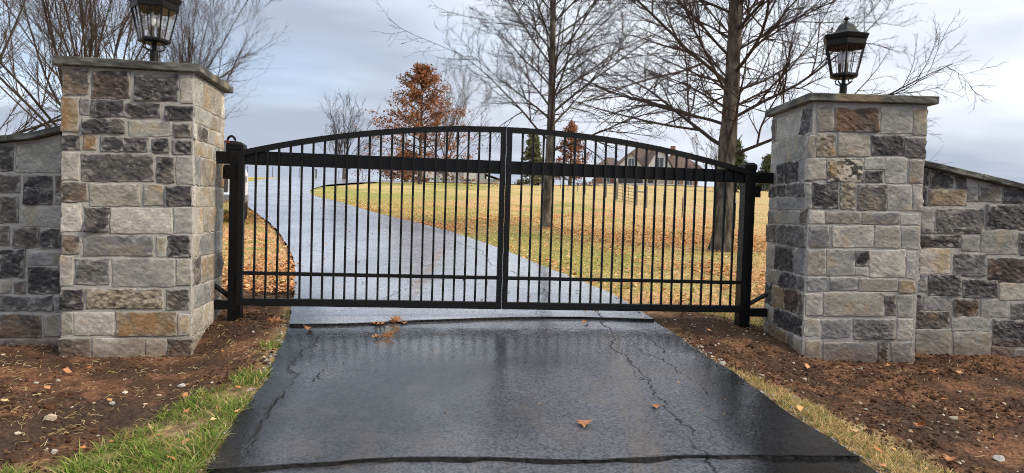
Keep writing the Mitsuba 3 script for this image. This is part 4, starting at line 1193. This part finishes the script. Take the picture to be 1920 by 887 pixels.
body = [(0, .45), (.45, .42)] + arc(.95, .46, 175, 5) + [(3.8, .42)] + arc(4.3, .46, 175, 5) + [(5.5, .5), (5.55, 1.1), (3.75, 1.14), (1.55, 1.14), (.2, 1.05), (0, .9)]
P('body', tk, xf(prof(body, .97), TM), 'm_paint')
P('cab', tk, xf(prof([(1.45, 1.12), (2.2, 1.78), (3.5, 1.80), (3.75, 1.12)], .86, .07), TM), 'm_paint')
P('windshield', tk, xf((np.array([[-.74, 1.50, 1.19], [.74, 1.50, 1.19], [.66, 2.12, 1.73], [-.66, 2.12, 1.73]]) - [0, .03, -.01], np.array([[0, 1, 2, 3]])), TM), 'm_carglass')
for sgn in (-1, 1):
    P('side_window', tk, xf(cbox(sgn * .835 - .03, sgn * .835 + .03, 2.15, 3.45, 1.22, 1.66, .01), TM), 'm_carglass')
    m_ = P('mirror', tk, xf(cbox(sgn * 1.14 - .12, sgn * 1.14 + .12, 1.78, 1.90, 1.28, 1.52, .03), TM), 'm_trim')
    P('mirror_arm', m_, xf(cbox(min(sgn * .85, sgn * 1.05), max(sgn * .85, sgn * 1.05), 1.82, 1.88, 1.32, 1.37, .01), TM), 'm_trim')
    P('headlight', tk, xf(cbox(sgn * .78 - .17, sgn * .78 + .17, -.025, .1, .82, 1.0, .03), TM), 'm_chrome')
    for cy in (.95, 4.3):
        wh = add('wheel', xf(np.array(lathe([(.16, -.12), (.36, -.12), (.40, -.08), (.40, .08), (.36, .12), (.16, .12)], 28)[0]) @ np.array([[0, 0, 1], [0, 1, 0], [-1, 0, 0.0]]).T + [sgn * .86, cy, .40], TM)[0] if False else xf((lathe([(.0, -.12), (.36, -.12), (.40, -.08), (.40, .08), (.36, .12), (.0, .12)], 28)[0] @ np.array([[0, 0, 1], [0, 1, 0], [-1, 0, 0.0]]).T + [sgn * .86, cy, .40], lathe([(.0, -.12), (.36, -.12), (.40, -.08), (.40, .08), (.36, .12), (.0, .12)], 28)[1]), TM), 'm_tyre', tk, smooth=30)
        rv, rf = lathe([(0, .0), (.2, .0), (.23, .03), (.23, .06), (0, .05)], 20)
        add('rim', xf((rv @ np.array([[0, 0, sgn], [0, 1, 0], [-sgn, 0, 0.0]]).T + [sgn * .94, cy, .40], rf), TM), 'm_chrome', wh, smooth=30)
P('grille', tk, xf(cbox(-.58, .58, -.03, .05, .62, 1.0, .02), TM), 'm_trim')
P('bumper', tk, xf(cbox(-.98, .98, -.12, .06, .42, .62, .04), TM), 'm_chrome')
tag(tk, 'white pickup truck parked on the verge, mostly hidden behind the left pillar', 'truck')

# ------------------------------------------------------------------ ground cover
def blades(name, X_, Y_, hgt, wid, cols, lean, seed, label, cat, segs=2, zoff=-.01):
    rng = np.random.default_rng(seed)
    n = len(X_)
    Z_ = ground_z(X_, Y_) + zoff
    az = rng.random(n) * 6.283
    ld = np.stack([np.cos(az), np.sin(az)], 1)
    wd = np.stack([-np.sin(az + rng.normal(size=n)), np.cos(az)], 1)
    hgt = hgt * rng.uniform(.5, 1.25, n)
    ln = lean * rng.uniform(.2, 1.4, n)
    wid = np.broadcast_to(wid, n)[:, None]
    rows = []
    for k in range(segs + 1):
        t = k / segs
        off = ld * (ln * hgt * t ** 1.8)[:, None]
        zz = Z_ + hgt * t * np.sqrt(np.maximum(1 - (.45 * ln * t) ** 2, .12))
        c = np.column_stack([X_ + off[:, 0], Y_ + off[:, 1], zz])
        if k < segs:
            ww = np.column_stack([wd * (wid * (1 - .55 * t)), np.zeros(n)])
            rows += [c - ww, c + ww]
        else:
            rows += [c]
    v = np.stack(rows, 1)
    m = v.shape[1]
    f = []
    for k in range(segs - 1):
        a = 2 * k
        f += [[a, a + 1, a + 3], [a, a + 3, a + 2]]
    a = 2 * (segs - 1)
    f += [[a, a + 1, a + 2]]
    f = (np.array(f)[None] + m * np.arange(n)[:, None, None]).reshape(-1, 3)
    add(name, (v.reshape(-1, 3), f), 'm_blade', color=np.repeat(cols, m, 0))
    if label:
        tag(name, label, kind='stuff')


def pick(pal, w, n, rng, var=.3):
    return np.array(pal)[rng.choice(len(pal), n, p=np.array(w) / sum(w))] * rng.uniform(1 - var, 1 + var, (n, 1))


GP = [(.12, .20, .035), (.18, .26, .055), (.28, .31, .09), (.56, .45, .23), (.42, .28, .12)]
# left verge: lush tufts beside the drive
n = 120000
x, y = RNG.uniform(-4.2, -1.2, n), RNG.uniform(2.5, 7.2, n)
d = ddrive(x, y)
s = soil(x, y)
tuft = fieldnoise(x, y, 5, 61)
keep = (d > .0) & (RNG.random(n) < (1 - s) * sm(-.01, .07, d) * sm(.36, .60, tuft + .08) * np.where(y > 6.1, .12, 1)) & (y < 6.6)
x, y, tuft = x[keep], y[keep], tuft[keep]
cols = pick(GP, [4, 5, 2.4, 1.9, .9], len(x), RNG)
blades('verge_grass', x, y, .05 + .05 * sm(.4, .7, tuft), .0032, cols, 1.15, 71, 'green and straw-coloured grass tufts beside the left edge of the drive', 'grass', 4)
# right verge: dry grass
n = 90000
x, y = RNG.uniform(1.2, 4.2, n), RNG.uniform(2.6, 6.2, n)
d = ddrive(x, y)
s = soil(x, y)
keep = (d > .01) & (RNG.random(n) < (1 - s) * sm(.0, .10, d) * sm(.28, .6, fieldnoise(x, y, 6, 62) + .1))
x, y = x[keep], y[keep]
cols = pick([(.56, .42, .21), (.46, .30, .13), (.26, .28, .08), (.14, .2, .05)], [4, 3, 1.6, .8], len(x), RNG)
blades('dry_grass', x, y, .05, .003, cols, 1.1, 72, 'dry tan grass beside the right edge of the drive', 'grass', 3)
# pasture beyond the gate
n = 330000
y = 7.4 + 34 * RNG.random(n) ** 1.7
x = RNG.uniform(-1.0, 1.0, n) * (3 + y * .62) + .3
d = ddrive(x, y)
s = soil(x, y)
keep = (d > .05) & (RNG.random(n) < (1 - s) * (1 - sm(20, 40, y)) * .8)
x, y = x[keep], y[keep]
gm = fieldnoise(x * 1.0, y * .6, .35, 63)
isg = RNG.random(len(x)) < np.clip(.40 + 1.7 * (gm - .5) + .22 * (x < -.02 * y) - .022 * np.maximum(x, 0) , .06, .85)
cols = np.where(isg[:, None], pick([(.30, .32, .075), (.40, .38, .11), (.50, .44, .15)], [1, 1, 1], len(x), RNG), pick([(.76, .56, .26), (.66, .45, .19), (.8, .64, .36)], [1, 1, .7], len(x), RNG))
blades('pasture_grass', x, y, .032 + .0006 * y, .0032 + .00035 * y, cols, 1.1, 73, 'yellow and green winter grass of the pasture behind the gate', 'grass', 2)

LEAFC = [(.52, .24, .10), (.62, .34, .15), (.42, .18, .08), (.70, .47, .25), (.58, .29, .15)]


def litter(x, y, size, rng, lift=.012, flat=.35):
    n = len(x)
    z = ground_z(x, y) + lift
    az = rng.random(n) * 6.283
    a = np.stack([np.cos(az), np.sin(az), rng.normal(size=n) * flat * .6], 1)
    b = np.stack([-np.sin(az), np.cos(az), rng.normal(size=n) * flat], 1)
    s = (size * rng.uniform(.55, 1.3, n))[:, None]
    C = np.column_stack([x, y, z])
    u = np.array([0, 0, 1.0])
    curl = rng.uniform(.05, .5, n)[:, None] * s
    v = np.stack([C - a * s, C - a * s * .1 + b * s * .62 + u * curl, C + a * s * .35 + b * s * .35 + u * curl * .4, C + a * s + u * curl * .6, C + a * s * .35 - b * s * .4 + u * curl * .5, C - a * s * .15 - b * s * .6 + u * curl], 1)
    f = (np.array([[0, 5, 1], [5, 4, 2], [5, 2, 1], [4, 3, 2]])[None] + 6 * np.arange(n)[:, None, None]).reshape(-1, 3)
    c = np.array(LEAFC)[rng.integers(len(LEAFC), size=n)] * rng.uniform(.65, 1.25, (n, 1))
    return v.reshape(-1, 3), f, np.repeat(c, 6, 0)


n = 260000
y = 7.3 + 33 * RNG.random(n) ** 1.35
x = RNG.uniform(-1.0, 1.0, n) * (3 + y * .62) + .3
d = ddrive(x, y)
zone = .75 * np.exp(-(np.maximum(d, 0) / .7) ** 2) + .8 * np.exp(-((x - 4) / 6.5) ** 2 - ((y - 17) / 8) ** 2) + .35 * np.exp(-((y - 27) / 6) ** 2) * (x > 1) + .06 + 1.6 * (d > 0) * (d < 3) * (x < _xl(y)) * (y < 18)
drift = sm(.44, .60, .6 * fieldnoise(x, y * .5, .45, 64) + .4 * fieldnoise(x, y * .7, 1.6, 65))
keep = (d > .0) & (RNG.random(n) < zone * (.10 + 1.5 * drift) * (y > 7.7))
x, y = x[keep], y[keep]
m = litter(x, y, .030, np.random.default_rng(74), .035)
add('leaf_litter', m[:2], 'm_leaf', color=m[2])
tag('leaf_litter', 'fallen brown and orange leaves scattered over the pasture behind the gate', kind='stuff')
n = 420
y = np.r_[7 + 30 * RNG.random(n) ** 1.6, RNG.uniform(3.9, 6.6, 40)]
x = _xl(y) + (_xr(y) - _xl(y)) * np.r_[RNG.beta(.7, .45, n), RNG.random(40)]
r_ = np.random.default_rng(81)
m = litter(x, y, np.r_[np.full(n, .022), np.full(40, .009)], r_, 0)
m[0][:, 2] += np.repeat(G(x, y) + np.where(y > 6.9, .03, .008) - ground_z(x, y), 6)
add('drive_litter', m[:2], 'm_leaf', color=m[2] * .6)
tag('drive_litter', 'bits of leaf and twig blown onto the asphalt', kind='stuff')
n = 900
x = np.r_[RNG.uniform(-3.6, -1.3, 500), RNG.uniform(1.4, 4.0, 400)]
y = np.r_[RNG.uniform(2.7, 6.4, 500), RNG.uniform(2.9, 7.0, 400)]
keep = (ddrive(x, y) > .03) & (RNG.random(n) < .30 * (1 - .75 * soil(x, y)))
m = litter(x[keep], y[keep], .03, np.random.default_rng(75), .03)
add('verge_leaves', m[:2], 'm_leaf', color=m[2])
tag('verge_leaves', 'dead leaves caught in the grass of both verges', kind='stuff')

# soil: clods, straw, chips
scene['m_clod'] = two({'type': 'diffuse', 'reflectance': {'type': 'mesh_attribute', 'name': 'vertex_color'}})
ico = trimesh.creation.icosphere(0)
iv, if_ = np.array(ico.vertices), np.array(ico.faces)


def lumps(x, y, size, rng, cols, sink=.2, lift=0):
    n = len(x)
    z = ground_z(x, y) + lift
    s = size[:, None] * rng.uniform(.6, 1.3, (n, 3)) * [1, 1, .75]
    jit = 1 + .45 * (rng.random((n, len(iv), 1)) - .5)
    v = iv[None] * jit * s[:, None]
    az = rng.random(n) * 6.28
    c, s_ = np.cos(az)[:, None], np.sin(az)[:, None]
    v = np.stack([v[..., 0] * c - v[..., 1] * s_, v[..., 0] * s_ + v[..., 1] * c, v[..., 2]], -1)
    v += np.column_stack([x, y, z + size * (.5 - sink)])[:, None]
    f = (if_[None] + len(iv) * np.arange(n)[:, None, None]).reshape(-1, 3)
    return v.reshape(-1, 3), f, np.repeat(cols, len(iv), 0)


n = 60000
x = np.where(RNG.random(n) < .5, RNG.uniform(-5.5, -1.3, n), RNG.uniform(1.2, 5.5, n))
y = RNG.uniform(3.0, 8.0, n)
patch = fieldnoise(x, y, 2.0, 66)
keep = (ddrive(x, y) > .04) & (RNG.random(n) < soil(x, y) * sm(.36, .62, patch))
x, y = x[keep], y[keep]
sz = .004 + .012 * RNG.random(len(x)) ** 4 + .016 * (RNG.random(len(x)) < .01)
cols = pick([(.078, .042, .027), (.11, .056, .033), (.058, .036, .025)], [1, 1, 1], len(x), RNG)
m = lumps(x, y, sz, np.random.default_rng(76), cols)
add('soil_clods', m[:2], 'm_clod', color=m[2])
tag('soil_clods', 'clods of red-brown soil in the beds below pillars and walls', kind='stuff')
n = 1100
x = np.where(RNG.random(n) < .4, RNG.uniform(-5.5, -1.6, n), RNG.uniform(1.4, 5.0, n))
y = RNG.uniform(3.0, 7.6, n)
keep = (ddrive(x, y) > .02) & (RNG.random(n) < soil(x, y) * .6)
x, y = x[keep], y[keep]
m = lumps(x, y, .006 + .012 * RNG.random(len(x)) ** 3, np.random.default_rng(77), pick([(.45, .39, .30), (.36, .28, .2), (.5, .46, .4)], [1, 1, 1], len(x), RNG))
add('gravel', m[:2], 'm_clod', color=m[2])
tag('gravel', 'small pale stone chips scattered over the soil', kind='stuff')
n = 5000
x = np.r_[RNG.uniform(-2.6, -1.3, n // 2), RNG.uniform(1.3, 2.4, n // 2)]
y = RNG.uniform(2.6, 6.3, n)
d = ddrive(x, y)
keep = (d > -.01) & (d < .10)
m = lumps(x[keep], y[keep], .006 + .010 * RNG.random(keep.sum()) ** 2, np.random.default_rng(78), pick([(.3, .29, .27), (.2, .19, .18), (.4, .37, .32)], [1, 1, 1], keep.sum(), RNG))
add('edge_gravel', m[:2], 'm_clod', color=m[2])
tag('edge_gravel', 'crushed stone along both edges of the asphalt', kind='stuff')
# straw lying on the soil
n = 3800
cl = RNG.uniform(0, 1, (60, 2)) * [3.2, 3.6] + [-4.6, 3.3]
pk = RNG.integers(60, size=n)
x = np.where(RNG.random(n) < .45, cl[pk, 0] + RNG.normal(size=n) * .09, np.where(RNG.random(n) < .6, RNG.uniform(-5, -1.6, n), RNG.uniform(1.4, 4.5, n)))
y = np.where(x < 0, cl[pk, 1] + RNG.normal(size=n) * .09, RNG.uniform(3.2, 7.8, n))
y = np.where((x < 0) & (RNG.random(n) < .5), RNG.uniform(3.2, 8.0, n), y)
keep = (ddrive(x, y) > .02) & (RNG.random(n) < soil(x, y) * .55)
x, y = x[keep], y[keep]
r_ = np.random.default_rng(79)
az = r_.random(len(x)) * 6.28
L = r_.uniform(.008, .03, len(x))
Z_ = ground_z(x, y) + .008
dx, dy = np.cos(az) * L, np.sin(az) * L
bend = r_.normal(size=(len(x), 2)) * .012
PP = np.stack([np.column_stack([x - dx, y - dy, ground_z(x - dx, y - dy) + .006]), np.column_stack([x + bend[:, 0], y + bend[:, 1], Z_ + .006 + r_.random(len(x)) * .008]), np.column_stack([x + dx, y + dy, ground_z(x + dx, y + dy) + .008 + r_.random(len(x)) * .012])], 1)
v, f = tubes(PP, np.full((len(x), 3), .0013), 3)
add('straw', (v, f), 'm_leaf', color=np.repeat(pick([(.52, .40, .21), (.42, .29, .13), (.6, .5, .3)], [1, 1, .6], len(x), r_), 9, 0))
tag('straw', 'bits of straw lying on the bare soil', kind='stuff')

# single stones and leaves that stand out
scene['m_chip'] = bump(princ(lambda p, n, uv: mix(mi.Color3f(.26, .25, .23), mi.Color3f(.45, .43, .40), fbm(p.x * 30, p.y * 30, p.z * 30, 3)), .8), lambda p, n, uv: fbm(p.x * 60, p.y * 60, p.z * 60, 3), .01, .003)
scene['m_tanchip'] = princ(lambda p, n, uv: mix(mi.Color3f(.3, .24, .17), mi.Color3f(.45, .38, .28), fbm(p.x * 30, p.y * 30, p.z * 30, 3)), .85)
for i, (x, y, s, mt, lab) in enumerate([(-2.31, 4.95, .034, 'm_chip', 'pale angular stone on the soil in front of the left pillar corner'), (-2.84, 4.34, .042, 'm_tanchip', 'flat tan stone on the soil near the left edge'),
                                       (-2.59, 4.58, .022, 'm_chip', 'small grey stone between the left pillar and the grass'), (-2.55, 3.93, .024, 'm_chip', 'small pale stone on the bare soil above the lower left grass'),
                                       (3.12, 4.87, .034, 'm_tanchip', 'tan stone lying on the soil in front of the right wall'), (2.95, 4.16, .036, 'm_chip', 'pale grey stone at the lower right edge'),
                                       (2.37, 5.59, .026, 'm_tanchip', 'tan stone on the soil at the foot of the right pillar'), (1.70, 5.54, .034, 'm_chip', 'flat pale stone at the right edge of the asphalt')]):
    r_ = np.random.default_rng(900 + i)
    pts = r_.normal(size=(16, 3))
    pts = pts / np.linalg.norm(pts, axis=1, keepdims=True) * [s, s * .75, s * .6]
    hu = trimesh.convex.convex_hull(pts)
    z = float(ground_z(x, y)) + s * .3
    k = add('stone_chip', (np.array(hu.vertices) + [x, y, z], np.array(hu.faces)), mt)
    tag(k, lab, 'stone')


def oak_leaf(s, rng):
    """a lobed oak leaf, curled"""
    h = [(0, -.5, .0), (.10, -.38, 0), (.30, -.30, 1), (.12, -.14, 0), (.42, .02, 1), (.14, .10, 0), (.34, .30, 1), (.1, .32, 0), (0, .52, 0)]
    rgt = np.array([(a, b) for a, b, _ in h])
    lft = rgt[1:-1] * [-1, 1]
    o = np.vstack([rgt, lft[::-1]])
    mid = np.array([[0, b] for b in np.linspace(-.4, .42, 6)])
    poly = shapely.Polygon(o)
    v, f = trimesh.creation.triangulate_polygon(poly, engine='earcut')
    m = trimesh.Trimesh(np.column_stack([v, v[:, 0] * 0]), f).subdivide().subdivide()
    v = np.array(m.vertices)
    k1, k2 = rng.uniform(.4, 1.1), rng.uniform(-.5, .7)
    v[:, 2] = k1 * np.abs(v[:, 0]) ** 1.5 + k2 * v[:, 1] ** 2 + .12 * (meshkit.fbm(v * 5 + rng.random() * 20, 2, 1) - .5)
    v[:, 2] -= v[:, 2].min()
    a = rng.random() * 6.28
    c, s_ = math.cos(a), math.sin(a)
    return np.column_stack([v[:, 0] * c - v[:, 1] * s_, v[:, 0] * s_ + v[:, 1] * c, v[:, 2]]) * s, np.array(m.faces)


scene['m_oakleaf'] = two(princ(lambda p, n, uv: mix(mi.Color3f(.20, .075, .03), mi.Color3f(.38, .17, .07), fbm(p.x * 40, p.y * 40, 1.0, 3)), .7))
for i, (x, y, s, lab) in enumerate([(-1.01, 5.86, .13, 'curled brown leaf standing on the apron at the end of the mud track'), (-1.10, 5.86, .11, 'brown leaf lying flat just left of the curled leaf on the mud track'),
                                   (-1.17, 6.30, .14, 'brown leaf in the pile on the apron below the gate, left one'), (-1.04, 6.36, .15, 'brown leaf in the pile on the apron below the gate, middle one'), (-.97, 6.40, .12, 'brown leaf in the pile on the apron below the gate, right one'),
                                   (.72, 6.62, .09, 'small curled leaf at the asphalt seam under the right gate leaf'), (.46, 4.12, .13, 'orange leaf lying alone on the apron in the foreground'),
                                   (.95, 4.45, .09, 'small tan leaf beside the long crack on the apron'), (-1.74, 6.08, .12, 'brown leaf at the left end of the asphalt seam'),
                                   (2.62, 4.10, .11, 'pinkish leaf on the soil at the lower right'), (2.73, 4.62, .09, 'orange leaf among pale chips on the right soil bed'), (-2.1, 6.25, .15, 'crumpled brown leaf on the soil near the left gate post')]):
    r_ = np.random.default_rng(400 + i)
    v, f = oak_leaf(s, r_)
    if i in (0, 3, 11):
        v = v[:, [0, 2, 1]] * [1, 1, .55] + [0, 0, s * .22]
    on = float(ddrive(x, y)) < 0
    z = float(G(x, y)) + .004 if on else float(ground_z(x, y)) + .02
    k = add('fallen_leaf', (v + [x, y, z + .004], f), 'm_oakleaf', smooth=True)
    tag(k, lab, 'leaf')
